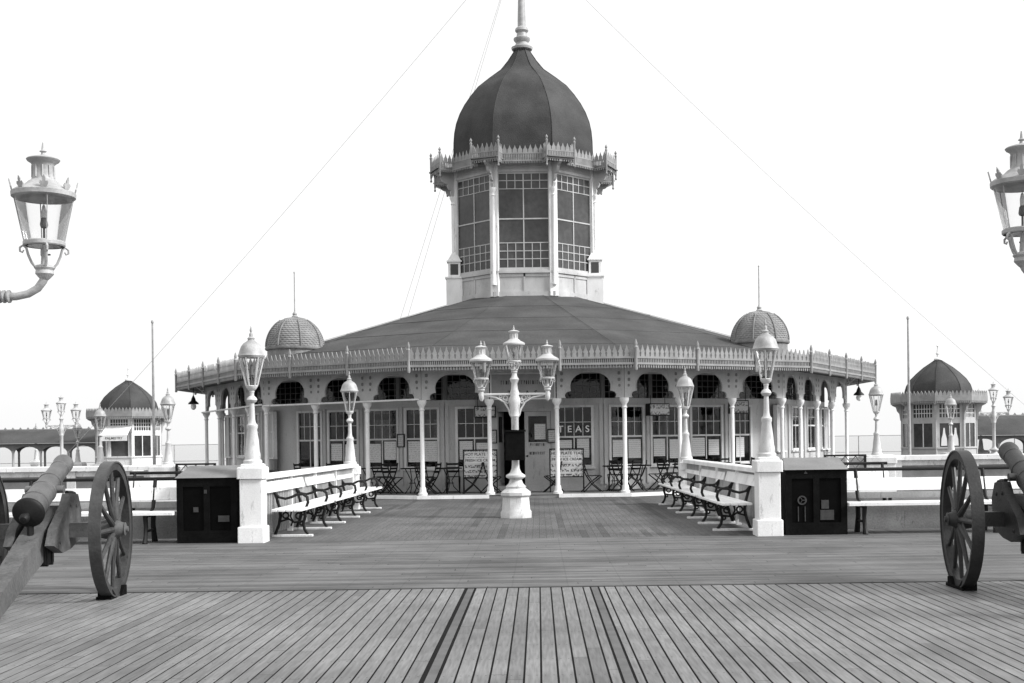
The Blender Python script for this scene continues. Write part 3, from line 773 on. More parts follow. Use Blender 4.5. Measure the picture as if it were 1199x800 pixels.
# folding chairs and tables in the verandah
def make_chair():
    t = thing('folding_chair', 'chair', 'chair')
    mb = MB(); 
    for s in (-.19,.19):
        mb.tube([(s,.30,0),(s,.05,.25),(s,-.22,.45)], .018, 6)
        mb.tube([(s*.9,-.26,0),(s*.9,.0,.22),(s*.9,.16,.46),(s*.9,.26,.70),(s*.9,.29,.88)], .018, 6)
    for y, z in ((.27,.03),(-.23,.03)): mb.tube([(-.19,y,z),(.19,y,z)], .009, 5)
    mb.build('chair_frame', M['iron'], t)
    mb = MB()
    for k in range(6): mb.box(-.2,.2,-.21+k*.068,-.165+k*.068,.452,.47)
    mb.build('seat', M['iron'], t, smooth=False)
    mb = MB()
    for z, y in ((.83,.275),(.72,.25),(.62,.215)): mb.box(-.19,.19,y-.006,y+.008,z-.03,z+.03)
    mb.build('backrest', M['iron'], t, smooth=False)
    return t
def make_table():
    t = thing('cafe_table', 'table', 'table')
    mb = MB(); mb.lathe([(.33,.70),(.345,.71),(.345,.725),(.33,.735)], 24); mb.build('table_top', M['iron'], t)
    mb = MB()
    for k in range(3):
        a = 2*PI*k/3+.3
        mb.tube([(.26*math.cos(a),.26*math.sin(a),.70),(.05*math.cos(a),.05*math.sin(a),.38),(.1*math.cos(a),.1*math.sin(a),.2),(.3*math.cos(a),.3*math.sin(a),.0)], .013, 6)
    mb.tube([(.1*math.cos(u*PI/8),.1*math.sin(u*PI/8),.3) for u in range(17)], .01, 5)
    mb.build('table_legs', M['iron'], t)
    return t
chair0 = make_chair(); table0 = make_table(); first = {'c':True,'t':True}
mOF, _ = frame(outer[11], outer[0]); mOL, _ = frame(outer[10], outer[11]); mOR, _ = frame(outer[0], outer[1])
def put(proto, key, m, x, y, rz, label, grp):
    P = T(PX,PY,0) @ m @ T(x, y, FL) @ RZ(rz)
    if first[key]: o = proto; first[key] = False; o['label'] = label; o['group'] = grp
    else: o = dup(proto, label, (0,0,0), 0, grp)
    o.location = P.to_translation(); o.rotation_euler = (0,0,P.to_euler().z)
GC, GT = 'folding chairs in the verandah', 'small tables in the verandah'
seats = [ # frame, table x, table y, left chair?, right chair?
 (mOF,-2.1,.85,1,1,'left of the left placard',1), (mOF,2.55,.9,1,1,'right of the right placard',1),
 (mOL,1.85,.85,1,1,'under the right window of the left verandah',1), (mOL,.35,.85,1,1,'under the middle window of the left verandah',1), (mOL,-1.3,.8,1,1,'under the far window of the left verandah',0),
 (mOR,-1.75,.85,1,1,'under the near window of the right verandah',1), (mOR,-.2,.85,1,1,'under the middle window of the right verandah',1), (mOR,1.4,.8,1,1,'under the far window of the right verandah',0)]
for m, x, y, l, r, where, tb_ in seats:
    put(table0, 't', m, x, y, 0, 'small round iron table ' + where, GT)
    if l: put(chair0, 'c', m, x-.62, y-.1, PI/2+random.uniform(-.3,.2), 'black chair at left of table ' + where, GC)
    if r: put(chair0, 'c', m, x+.62, y-.05, -PI/2+random.uniform(-.2,.3), 'black chair at right of table ' + where, GC)
for m, x, y, l, r, where, tb_ in seats:
    put(chair0, 'c', m, x+.05, y+.55, random.uniform(-.3,.3)+PI, 'black chair between the wall and table ' + where, GC)
put(chair0, 'c', mOF, -.92, .95, PI*.6, 'folded black chair propped at the left door post', GC)
put(chair0, 'c', mOF, .80, .98, -PI*.55, 'folded black chair propped at the right door post', GC)

# ------------------------------------------------------------------ lamps
def lantern_small(t):
    """post lantern: domed cap, tapered glass, standing on the post at local z=1.33"""
    Zs = lambda z: 2.5 - (2.5-z)*1.125
    P = lambda q: [(a*1.32, Zs(z)) for a, z in q]
    mb = MB()
    mb.lathe(P([(.195,1.985),(.205,2.00),(.215,2.02),(.20,2.05),(.185,2.1),(.16,2.17),(.12,2.22),(.06,2.26),(.05,2.28),(.06,2.3),(.03,2.33),(.03,2.37),(.012,2.40),(.022,2.43),(.004,2.5)]), 18)
    mb.build('lamp_cap', M['lampmetal'], t)
    mb = MB()
    mb.lathe(P([(.03,1.45),(.06,1.47),(.085,1.5),(.095,1.53),(.085,1.54)]), 14)
    for k in range(6):
        a = 2*PI*k/6+.3
        mb.tube([(.118*math.cos(a),.118*math.sin(a),Zs(1.53)),(.255*math.cos(a),.255*math.sin(a),Zs(1.99))], .013, 5)
    mb.build('lamp_cage', M['lampwhite'], t)
    mb = MB(); mb.lathe(P([(.082,1.54),(.185,1.98)]), 18, caps=False); mb.build('lamp_glass', M['lampglass'], t)
    mb = MB(); mb.lathe([(.012,Zs(1.5)),(.012,Zs(1.70)),(.045,Zs(1.71)),(.04,Zs(1.75)),(.032,Zs(1.86)),(.01,Zs(1.88))], 8); mb.build('burner', M['lampdark'], t)
def post_lamp(label, loc, pedestal=None, group='post lamps about the pavilion'):
    t = thing('post_lamp', label, 'lamp post', loc, 0, group)
    mb = MB()
    mb.lathe([(.20,0),(.20,.05),(.17,.08),(.165,.18),(.15,.22),(.135,.4),(.10,.62),(.115,.65),(.115,.70),(.075,.74),(.062,.8),(.05,1.1),(.09,1.12),(.115,1.16),(.09,1.20),(.05,1.23),(.045,1.28),(.06,1.31),(.04,1.335)], 14)
    mb.build('post', M['lampwhite'], t)
    lantern_small(t); t.scale = (.77, .77, .89)
    return t
def pillar_pts(mb, x0, x1, h):
    w = x1-x0
    mb.cbox(-w/2-.03, w/2+.03, -w/2-.03, w/2+.03, 0, .26, .012); mb.cbox(-w/2, w/2, -w/2, w/2, .26, h-.24, .012)
    mb.cbox(-w/2-.035, w/2+.035, -w/2-.035, w/2+.035, h-.24, h-.05, .02); mb.cbox(-w/2+.01, w/2-.01, -w/2+.01, w/2-.01, h-.05, h, .02)
HP = 4.17
l0 = post_lamp('white lamp post on the near left pillar beside the dark cabinet', (AX-HP, 19.62, 1.27))
GP = 'post lamps about the pavilion'
dup(l0, 'white lamp post on the near right pillar beside the dark cabinet', (AX+HP-.02, 19.62, 1.27))
dup(l0, 'white lamp post at the far end of the left bench row', (AX-4.03, 28.9, 1.07), .4)
dup(l0, 'white lamp post at the far end of the right bench row', (AX+3.97, 28.9, 1.07), .7)
for sx, s in ((-1,'left'),(1,'right')):
    dup(l0, 'white lamp post on the %s wall end nearest the pavilion' % s, (AX+sx*10.25, 35.1, 1.02), .3)
    dup(l0, 'white lamp post in front of the %s kiosk' % s, (AX+sx*15.5, 44.2, .92), .8)
    dup(l0, 'white lamp post standing close beside the far %s three lantern standard' % s, (AX+sx*22.9, 61.5, .75), .2)
dup(l0, 'far white lamp post by the shelter at the extreme left', (-29.8, 72, .75), .2)
dup(l0, 'tiny far white lamp post by the sea railing at right', (36.6, 84.6, .6), .2)
for sx, s in ((-1,'left'),(1,'right')):
    t = thing('lamp_pillar', 'square white pillar under the near %s lamp' % s, 'pillar', (AX+sx*HP-(.02 if sx>0 else 0), 19.62, 0), 0, 'lamp pillars at the entrance')
    mb = MB(); pillar_pts(mb, -.18, .18, 1.27); mb.build('shaft', M['white'], t)
    t = thing('lamp_pillar', 'white pillar ending the %s bench fence' % s, 'pillar', (AX+sx*4.0, 28.9, 0), 0, 'lamp pillars at the entrance')
    mb = MB(); pillar_pts(mb, -.16, .16, 1.07); mb.build('shaft', M['white'], t)
    t = thing('lamp_pillar', 'broad low pillar under the lamp on the %s wall end' % s, 'pillar', (AX+sx*10.25, 35.1, 0), 0, 'lamp pillars of the outer walls')
    mb = MB(); pillar_pts(mb, -.42, .42, 1.02); mb.build('shaft', M['white_old'], t)
    for X, Y, h, w in ((15.5,44.2,.92,'in front of the %s kiosk'),(22.9,61.5,.75,'beside the far %s three lantern standard')):
        t = thing('lamp_pillar', 'low white pillar carrying the lamp ' + w % s, 'pillar', (AX+sx*X, Y, 0), 0, 'lamp pillars of the outer walls')
        mb = MB(); pillar_pts(mb, -.3, .3, h); mb.build('shaft', M['white_old'], t)
for X, Y, h, w in ((-29.8,72,.75,'low white pillar carrying the extreme left far lamp'),(36.6,84.6,.6,'low pillar carrying the tiny far lamp at right')):
    t = thing('lamp_pillar', w, 'pillar', (X, Y, 0), 0, 'lamp pillars of the outer walls')
    mb = MB(); pillar_pts(mb, -.25, .25, h); mb.build('shaft', M['white_old'], t)

def big_lantern(parent, mm, ns=20, crown=True, metal='lampmetal', scale=1.0):
    """large street lantern, local z=0 at the cup; 1.02 high"""
    L_ = MB(); L_.M = mm @ Matrix.Scale(scale, 4)
    # cap, chimney and finial
    L_.lathe([(.235,.585),(.255,.60),(.258,.635),(.235,.655),(.20,.675),(.15,.70),(.12,.73),(.095,.745),(.088,.78),(.085,.86),(.10,.885),(.125,.90),(.135,.915),(.125,.925),(.06,.945),(.02,.955),(.014,.975),(.03,.985),(.014,1.0),(.006,1.06)], ns)
    for k in range(10):
        a = 2*PI*k/10; L_.tube([(.09*math.cos(a),.09*math.sin(a),.76),(.09*math.cos(a),.09*math.sin(a),.86)], .008, 4)
    if crown:
        for k in range(8):
            a = 2*PI*(k+.5)/8
            q = L_.M; L_.M = q @ RZ(a) @ T(.245,0,.645) @ RY(R(14)) @ RZ(PI/2)
            L_.prism([(-.02,0),(-.035,.03),(-.028,.05),(-.012,.045),(-.014,.065),(0,.10),(.014,.065),(.012,.045),(.028,.05),(.035,.03),(.02,0)], -.006, .006)
            L_.M = q
    cap = L_.build('lantern_cap', M[metal], parent)
    c = MB(); c.M = mm @ Matrix.Scale(scale, 4)
    c.lathe([(.16,.19),(.168,.20),(.168,.225),(.158,.235),(.13,.235),(.13,.19)], ns, caps=False)
    for k in range(4):
        a = 2*PI*k/4 + .5; ca, sa = math.cos(a), math.sin(a)
        c.tube([(.160*ca,.160*sa,.23),(.235*ca,.235*sa,.60)], .0045, 5)
        c.tube([(.06*ca,.06*sa,.0),(.10*ca,.10*sa,.05),(.125*ca,.125*sa,.11),(.14*ca,.14*sa,.17),(.165*ca,.165*sa,.19),(.19*ca,.19*sa,.17),(.19*ca,.19*sa,.14),(.17*ca,.17*sa,.13),(.16*ca,.16*sa,.15)], [.012,.012,.012,.011,.011,.010,.009,.008,.007], 6)
    c.lathe([(.03,-.09),(.05,-.07),(.075,-.04),(.07,-.01),(.085,.01),(.07,.03),(.03,.04),(.02,.2)], 14)
    c.build('lantern_cage', M[metal], parent)
    gl = MB(); gl.M = mm @ Matrix.Scale(scale, 4); gl.lathe([(.155,.235),(.232,.59)], ns, caps=False); gl.build('lantern_glass', M['lampglass'], parent)
    b = MB(); b.M = mm @ Matrix.Scale(scale, 4)
    b.lathe([(.010,.1),(.010,.34),(.028,.35),(.034,.37),(.026,.42),(.016,.43)], 10); b.tube([(-.03,0,.12),(.05,.0,.12)], .008, 5)
    bb = b.build('burner', M['lampdark'], parent)
    b = MB(); b.M = mm @ Matrix.Scale(scale, 4); b.lathe([(.02,.43),(.022,.48),(.012,.53),(.004,.54)], 8); b.build('mantle', M['mantle'], bb)

def triple(label, loc, box, group):
    t = thing('triple_lamp', label, 'lamp post', loc, 0, group)
    mb = MB()
    mb.lathe([(.34,0),(.34,.12),(.31,.16),(.29,.42),(.33,.46),(.33,.52),(.22,.60)], 8, phase=PI/8)
    mb.lathe([(.2,.60),(.21,.64),(.15,.70),(.12,.78),(.2,.83),(.2,.87),(.12,.92),(.085,1.0),(.075,1.1),(.075,2.05),(.095,2.08),(.085,2.14),(.095,2.2),(.115,2.36),(.12,2.44),(.09,2.5),(.10,2.56),(.07,2.64),(.06,2.76),(.1,2.84),(.06,2.9),(.05,2.96),(.06,3.0)], 14)
    po = mb.build('post', M['lampwhite'], t)
    mb = MB()
    for s in (-1, 1):
        mb.cbox(min(s*.08,s*.74), max(s*.08,s*.74), -.03, .03, 2.52, 2.56, .008)
        mb.tube([(s*.09,0,2.1),(s*.12,0,2.22),(s*.22,0,2.38),(s*.38,0,2.47),(s*.6,0,2.515)], .019, 7)
        for cx, cz, r in ((.19,2.46,.045),(.29,2.49,.028),(.15,2.38,.03)):
            mb.tube([(s*cx + r*math.cos(u*PI/6), 0, cz + r*math.sin(u*PI/6)) for u in range(13)], .012, 5)
        mb.lathe([(.02,2.40),(.05,2.45),(.055,2.52),(.04,2.58),(.05,2.61)], 10, (s*.68,0))
    mb.build('cross_arm', M['lampwhite'], t)
    for x, z, sc in ((-.68,2.66,.93),(.68,2.66,.93),(0,3.02,.88)):
        big_lantern(t, T(x,0,z), 14, False, 'trim', sc)
    if box:
        mb = MB(); mb.cbox(-.2,.2,-.2,-.08,1.18,1.76,.01); mb.box(-.22,.22,-.22,-.06,1.76,1.80); nb = mb.build('notice_box', M['cab'], t, smooth=False)
    return t
triple('white three lantern lamp standard with a dark box in front of the door', (AX-.02, 24.95, 0), True, 'three lantern lamp standards')
triple('distant white three lantern standard before the left shelter', (-22.0, 56, 0), False, 'three lantern lamp standards')
triple('distant white three lantern standard before the right shelter', (20.75, 55.2, 0), False, 'three lantern lamp standards')

# near lamps reaching into the picture on swan arms from standards just outside it
def bracket_lamp(label, X, Y, side, z):
    s = 1 if side == 'left' else -1      # arm runs from the post towards +s
    t = thing('bracket_lamp', label, 'lamp post', (X - s*1.0, Y, 0), 0, 'large bracket lamps in the foreground')
    mb = MB(); mb.lathe([(.3,0),(.3,.5),(.22,.6),(.12,.9),(.09,1.1),(.08,2.7),(.13,2.76),(.13,3.02),(.06,3.1),(.03,3.3)], 16); mb.build('post', M['white'], t)
    mb = MB()
    mb.tube([(s*.05,0,z-.22),(s*.55,0,z-.225),(s*.76,0,z-.225),(s*.86,0,z-.205),(s*.94,0,z-.16),(s*.985,0,z-.10),(s*1.0,0,z-.06)], [.04,.035,.033,.033,.033,.034,.036], 12)
    for xx in (.62,.66,.70): 
        q = mb.M; mb.M = T(s*xx,0,z-.225) @ RY(PI/2); mb.lathe([(.036,-.015),(.055,-.006),(.055,.006),(.036,.015)], 14); mb.M = q
    mb.build('swan_arm', M['lampmetal'], t)
    big_lantern(t, T(s*1.0,0,z), 32)
bracket_lamp('large grey lantern on a curved arm at the upper left edge', -4.11, 10.15, 'left', 3.08)
bracket_lamp('large grey lantern half cut by the upper right edge', 4.12, 10.25, 'right', 3.09)

# ------------------------------------------------------------------ fences and benches along the approach
for sx, s in ((-1,'left'),(1,'right')):
    p0, p1 = Vector((AX+sx*4.12, 19.86)), Vector((AX+sx*3.96, 28.7))
    m, L = frame(p0, p1) if sx > 0 else frame(p1, p0)
    t = thing('board_fence', 'white topped board fence behind the %s row of benches' % s, 'fence', (0,0,0), 0, 'fences behind the bench rows'); t.matrix_world = m
    mb = MB(); mb.cbox(-L/2, L/2, -.09, .09, 1.0, 1.09, .02); mb.build('top_rail', M['white'], t)
    mb = MB(); mb.box(-L/2, L/2, -.045, -.001, .88, .95); mb.box(-L/2, L/2, -.045, -.001, .14, .24)
    for k in range(5):
        x = -L/2+.06 + (L-.12)*k/4; mb.box(x-.05, x+.05, -.05, .04, 0, 1.0)
    mb.build('rail', M['white_old'], t, smooth=False)
    mb = MB(); n = int(L/.13)
    for k in range(n):
        x = -L/2 + (k+.5)*L/n
        if any(abs(x-(-L/2+.06+(L-.12)*j/4)) < .11 for j in range(5)): continue
        mb.box(x-.042, x+.042, .0, .02, .06+random.uniform(0,.01), .99)
    mb.build('boarding', M['skirt'], t, smooth=False)

def iron_end(mb, x, arms=True):
    """cast-iron bench support in the plane x; front is -y"""
    P = lambda pts, r: mb.tube([(x, y, z) for y, z in pts], [v*1.3 for v in r] if isinstance(r, list) else r*1.3, 6)
    P([(.36,.97),(.30,.80),(.24,.62),(.20,.47),(.19,.34),(.22,.20),(.27,.07),(.29,.03)], [.016,.018,.02,.022,.022,.02,.02,.022])
    P([(.20,.45),(.0,.44),(-.22,.45)], .018)
    P([(-.22,.45),(-.235,.34),(-.20,.22),(-.22,.12),(-.28,.03)], [.022,.022,.02,.02,.022])
    P([(.19,.26),(.05,.30),(-.05,.24),(-.20,.26)], .014)
    P([(.0,.44),(.02,.34),(-.02,.27),(.01,.18)], .012)
    for cy, cz, r in ((.1,.36,.05),(-.12,.35,.05),(-.17,.22,.03)): P([(cy + r*math.cos(u*PI/5), cz + r*math.sin(u*PI/5)) for u in range(11)], .012)
    if arms: P([(.27,.74),(.21,.67),(.10,.645),(.0,.67),(-.1,.715),(-.2,.72),(-.27,.67),(-.285,.58),(-.25,.49),(-.22,.45)], [.017,.018,.019,.02,.021,.021,.021,.02,.019,.018])
def make_bench(length, sup):
    t = thing('promenade_bench', 'bench', 'bench')
    for sxx in sup:
        mb = MB(); iron_end(mb, sxx); mb.build('iron_support', M['iron'], t)
        mb = MB(); mb.cbox(sxx-.06, sxx+.06, -.36, .33, 0, .035, .006); mb.build('foot_board', M['white_old'], t)
    mb = MB()
    for y0, y1 in ((-.30,-.17),(-.155,-.04),(-.025,.09),(.105,.2)): mb.cbox(-length/2, length/2, y0, y1, .462, .502, .008)
    mb.build('seat', M['white'], t)
    mb = MB(); mb.M = T(0,.315,.845) @ RX(R(-18)); mb.cbox(-length/2, length/2, -.045, -.015, -.09, .10, .006); mb.build('backrest', M['white'], t)
    return t
b0 = make_bench(2.95, (-.85,.85)); fb = True
GB = 'iron and timber benches lining the approach'
for sx, s in ((-1,'left'),(1,'right')):
    for k, (y, w) in enumerate(((21.55,'nearest the dark cabinet'),(24.8,'middle of three'),(28.05,'nearest the pavilion'))):
        x = AX + sx*(3.76 - (y-21.5)*.012)
        lab = 'white bench with black iron arms, %s row, %s' % (s, w)
        rz = (PI/2 if sx < 0 else -PI/2) + sx*R(1)
        if fb: o = b0; fb = False; o['label'] = lab; o['group'] = GB; o.location = (x,y,0); o.rotation_euler = (0,0,rz)
        else: dup(b0, lab, (x,y,0), rz, GB)

# long benches facing the camera, beyond the cannons
def long_bench(label, x0, x1, y, sup, group='long benches facing the foreground deck'):
    t = thing('long_bench', label, 'bench', ((x0+x1)/2, y, 0), 0, group); h = (x1-x0)/2; c = (x0+x1)/2
    for X in sup:
        mb = MB(); P = lambda pts, r: mb.tube([(X-c, a, b) for a, b in pts], r, 7)
        P([(.34,1.02),(.29,.84),(.25,.68),(.2,.56),(.1,.5)], [.03,.034,.034,.03,.024]); P([(.22,.45),(.0,.44),(-.22,.45)], .024)
        P([(.22,.45),(.2,.28),(.25,.1),(.28,.0)], [.04,.04,.045,.05]); P([(-.2,.45),(-.17,.28),(-.2,.1),(-.24,.0)], [.04,.034,.034,.045]); P([(-.18,.2),(.2,.2)], .022)
        mb.build('iron_support', M['iron'], t)
    mb = MB()
    for y0, y1 in ((-.28,-.1),(-.085,.07),(.085,.22)): mb.cbox(-h, h, y0, y1, .462, .515, .008)
    mb.build('seat', M['white'], t)
    mb = MB(); mb.M = T(0,.27,.79) @ RX(R(-14)); mb.cbox(-h, h, -.02, .015, -.11, .10, .006); mb.build('backrest', M['white'], t)
    mb = MB(); mb.tube([(-h,.35,1.03),(h,.35,1.03)], .03, 10); mb.build('top_rail', M['iron'], t)
    mb = MB(); mb.box(-h, h, .42, .44, .03, .42); mb.build('skirt_board', M['skirt'], t, smooth=False)
    mb = MB(); mb.M = T(0,.44,.60) ; mb.box(-h, h, -.01, .01, -.05, .05); mb.build('back_rail', M['trim'], t, smooth=False)
    return t
long_bench('long white bench with dark pipe rail behind the left cannon', -9.1, -5.88, 19.75, (-8.4,-6.35))
long_bench('long white bench with dark pipe rail behind the right cannon', 4.98, 8.1, 19.75, (5.25,7.35))
long_bench('further white bench seen over the left long bench', -8.2, -5.2, 24.0, (-8.1,-5.4), 'benches further back on the deck')
long_bench('further white bench seen over the right long bench', 4.0, 7.0, 24.0, (4.2,6.9), 'benches further back on the deck')

# dark cabinets next to the near pillars
def cabinet(label, x0, x1, right):
    t = thing('slot_machine_cabinet', label, 'cabinet', ((x0+x1)/2, 19.55, 0), 0, 'dark cabinets by the entrance pillars'); h = (x1-x0)/2; D = .52; H = 1.05
    mb = MB(); mb.box(-h, h, .04, D, .0, H)
    e = .1
    mb.box(-h,-h+e,0,.04,0,H); mb.box(h-e,h,0,.04,0,H); mb.box(-.05,.05,0,.04,.2,H-.14); mb.box(-h+e,h-e,0,.04,H-.14,H); mb.box(-h+e,h-e,0,.04,0,.2)
    b = mb.build('carcass', M['cab'], t, smooth=False)
    mb = MB(); mb.prism([(0,0),(0,0),(0,0)], 0, 0) if False else None
    mb._add([(-h-.02,-.03,H+.002),(h+.02,-.03,H+.002),(h+.02-.03,D,H+.19),(-h-.02+.09,D,H+.19),(-h-.02,D,H+.002),(h+.02,D,H+.002)], [(0,1,2,3),(0,3,4),(1,5,2),(3,2,5,4),(0,4,5,1)])
    mb.build('sloping_lid', M['white_old'] if False else M['board_grey'], t, smooth=False)
    for a, c in ((-h+e,-.05),(.05,h-e)):
        mb = MB(); mb.box(a+.004, c-.004, .02, .038, .204, H-.144); mb.build('panel', M['cabrec'], t, smooth=False)
    mb = MB()
    if right:
        q = mb.M; mb.M = T(-.23,.012,.56) @ RX(PI/2); mb.lathe([(.075,-.01),(.075,.01),(.052,.01),(.052,-.01)], 20, caps=False)
        for k in range(3): a = k*2.1; mb.tube([(0,0,0),(.06*math.cos(a),.06*math.sin(a),0)], .008, 5)
        mb.M = q; mb.build('dial', M['cablight'], t); mb = MB()
        mb.box(-.30,-.285,.008,.019,.22,.46); mb.box(-.19,-.175,.008,.019,.22,.46); mb.build('guide_bar', M['cablight'], t, smooth=False); mb = MB()
        mb.prism([(-.2,H-.06),(-.14,H-.06),(-.17,H-.015)], -.006, -.001); mb.build('emblem', M['cablight'], t, smooth=False); mb = MB()
        mb.box(.08,.2,.005,.019,.42,.56); mb.box(.06,.28,.0,.019,.24,.40)
    else:
        mb.box(.18,.36,.004,.019,.34,.44); mb.box(-.22,-.14,.006,.019,.5,.58); mb.box(-.08+.04,-.045+.05,-.008,-.001,.8,.86)
    mb.build('coin_mechanism', M['cablight'], t)
cabinet('dark two panelled cabinet with sloping grey lid by the left pillar', -5.84, -4.87, False)
cabinet('dark cabinet with a dial behind its panel by the right pillar', 3.98, 4.97, True)

# ------------------------------------------------------------------ cannons
def cannon(label, X, Y, yaw, s):
    if s < 0:  # right gun: shade of its side away from the sun put into darker colours
        for n_, v_ in (('gun',.035),('gunwood',.022),('wheelwood',.026),('tyre',.022)): M[n_] = paint('shaded_'+n_, v_, .5, .35, 6, .3, 40, .4)
    t = thing('field_cannon', label, 'cannon', (X, Y, 0), yaw, 'old cannons on the deck'); WR = .715
    ZA = WR
    # barrel: axis along +y, lifted 19 degrees
    bm = T(0,-.62,.93) @ RX(R(20.5)) @ RX(-PI/2) @ Matrix.Diagonal((.88,.88,1.06,1))
    mb = MB(); mb.M = bm
    mb.lathe([(.12,.02),(.165,.03),(.172,.035),(.165,.06),(.158,.065),(.152,.22),(.160,.225),(.160,.25),(.150,.255),(.142,.50),(.148,.505),(.148,.535),(.135,.54),(.126,.74),(.134,.745),(.134,.775),(.122,.78),(.108,1.10),(.114,1.105),(.114,1.125),(.108,1.13),(.112,1.2),(.122,1.25),(.118,1.29),(.10,1.30),(.055,1.30),(.05,1.0)], 28)
    mb.tube([(-.22,0,.58),(.22,0,.58)], .045, 12)
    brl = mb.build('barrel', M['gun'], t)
    mb = MB(); mb.M = bm; mb.lathe([(.0,-.16),(.035,-.155),(.055,-.13),(.055,-.10),(.03,-.075),(.035,-.05),(.10,-.03),(.15,-.01),(.17,.0),(.178,.01),(.178,.034),(.172,.04)], 28); mb.build('breech', M['iron'], brl)
    # carriage
    for sx in (-1, 1):
        mb = MB(); mb.M = T(sx*.20,0,0) @ RZ(PI/2)
        mb.prism([(.42,.90),(.3,1.08),(.02,1.10),(-.10,.98),(-.5,.76),(-.62,.6),(-.3,.50),(.0,.52),(.36,.6)], -.045, .045)
        mb.M = T(sx*.242,0,0) @ RY(sx*PI/2)
        for y_, z_ in ((.22,.96),(.0,.98),(.22,.7),(-.05,.66),(-.4,.62)): mb.lathe([(.022,.0),(.02,.014),(.006,.018)], 8, (-sx*z_, y_))
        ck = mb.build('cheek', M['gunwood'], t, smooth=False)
        mb = MB(); mb.tube([(sx*.20,.40,.92),(sx*.20,.31,1.085),(sx*.20,.2,1.10),(sx*.20,.02,1.11)], .022, 6); mb.build('cap_strap', M['iron'], ck)
    mb = MB()
    a = [(-.12,.1,.97),(.12,.1,.97),(.12,.1,.62),(-.12,.1,.62)]; b = [(-.08,-1.85,.20),(.08,-1.85,.20),(.08,-1.85,.0),(-.08,-1.85,.0)]
    mb._add(a + b, [(0,1,2,3),(7,6,5,4),(0,4,5,1),(1,5,6,2),(2,6,7,3),(3,7,4,0)])
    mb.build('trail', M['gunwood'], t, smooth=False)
    mb = MB(); mb.box(-.126,.126,-.50,-.20,.40,.60); mb.box(-.135,.135,-.46,-.42,.38,.72); mb.box(-.135,.135,-.29,-.25,.38,.78)
    mb.tube([(0,-.55,.62),(0,-.55,.80)], .035, 8); mb.build('elevating_box', M['iron'], t, smooth=False)
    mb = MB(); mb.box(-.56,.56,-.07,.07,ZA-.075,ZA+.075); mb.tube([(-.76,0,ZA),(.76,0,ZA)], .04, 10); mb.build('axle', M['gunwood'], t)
    for sx in (-1, 1):
        w = MB(); w.M = T(sx*.66,0,ZA) @ RY(PI/2)
        w.lathe([(WR-.09,-.045),(WR-.018,-.05),(WR-.018,.05),(WR-.09,.045),(WR-.09,-.045)], 48, caps=False)
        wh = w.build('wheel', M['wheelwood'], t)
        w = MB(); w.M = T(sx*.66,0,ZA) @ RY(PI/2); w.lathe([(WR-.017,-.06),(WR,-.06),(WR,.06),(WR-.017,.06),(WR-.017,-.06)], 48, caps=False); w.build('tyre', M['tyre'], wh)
        h = MB(); h.M = T(sx*.66,0,ZA) @ RY(PI/2*sx); h.lathe([(.07,-.15),(.09,-.14),(.10,-.07),(.11,.0),(.10,.05),(.075,.10),(.065,.13),(.07,.14),(.035,.15),(.028,.17)], 18); h.build('hub', M['gunwood'], wh)
        for k in range(12):
            p = MB(); p.M = T(sx*.66,0,ZA) @ RX(2*PI*k/12)
            p.tube([(-sx*.0+sx*.03,0,.1),(sx*.012,0,.35),(0,0,WR-.1)], [.032,.025,.021], 8); p.build('spoke', M['wheelwood'], wh)
        c = MB(); c.box(sx*.66-.07, sx*.66+.07, -.07, .07, 0, .012)
    return t
c1_ = cannon('old cannon on spoked wheels at the left, muzzle raised towards pavilion', -5.165, 12.72, R(6), 1)
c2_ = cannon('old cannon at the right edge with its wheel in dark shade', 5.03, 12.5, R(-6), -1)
def chock(label, X, Y):
    mb = MB(); mb.M = T(X, Y, 0)
    for s in (-1,1):
        mb.M = T(X, Y, .001) @ RZ(PI/2); mb.prism([(s*.06,0),(s*.24,0),(s*.24,.10),(s*.19,.10)], -.07, .07)
    mb.box(-.25,.25,.072,.085,0,.03)
    return tag(mb.build('wheel_chock', M['cab'], smooth=False), label, 'wheel chock', 'chocks under the cannon wheels')
chock('dark chock under the right wheel of the left cannon', -5.165+.66*math.cos(R(6)), 12.72+.66*math.sin(R(6)))
chock('dark chock under the left wheel of the right cannon', 5.03-.66*math.cos(R(6)), 12.5+.66*math.sin(R(6)))

# ------------------------------------------------------------------ outer walls, kiosks, shelters, poles
def low_wall(label, x0, x1, y):
    t = thing('low_wall', label, 'wall', ((x0+x1)/2, y, 0), 0, 'low white walls across the outer deck'); h = (x1-x0)/2
    mb = MB(); mb.cbox(-h, h, -.16, .16, .86, 1.0, .02); mb.build('coping', M['white'], t)
    mb = MB(); mb.box(-h, h, -.08, .08, 0, .30); n = int(2*h/2.2)
    for k in range(n+1): x = -h + .12 + (2*h-.24)*k/n; mb.box(x-.12, x+.12, -.1, .1, .3, .86)
    mb.box(-h, h, -.05, .05, .70, .84)
    mb.build('wall_base', M['white_old'], t, smooth=False)
    mb = MB()
    for k in range(n):
        xa = -h+.12+(2*h-.24)*k/n+.12; xb = xa+(2*h-.24)/n-.24
        mb.box(xa, xb, -.02, .02, .30, .70)
    mb.build('wall_panel', M['board_grey'], t, smooth=False)
low_wall('low white wall with broad coping stretching off to the left', -27, AX-10.7, 35.1)
low_wall('low white wall with broad coping stretching off to the right', AX+10.7, 26, 35.1)
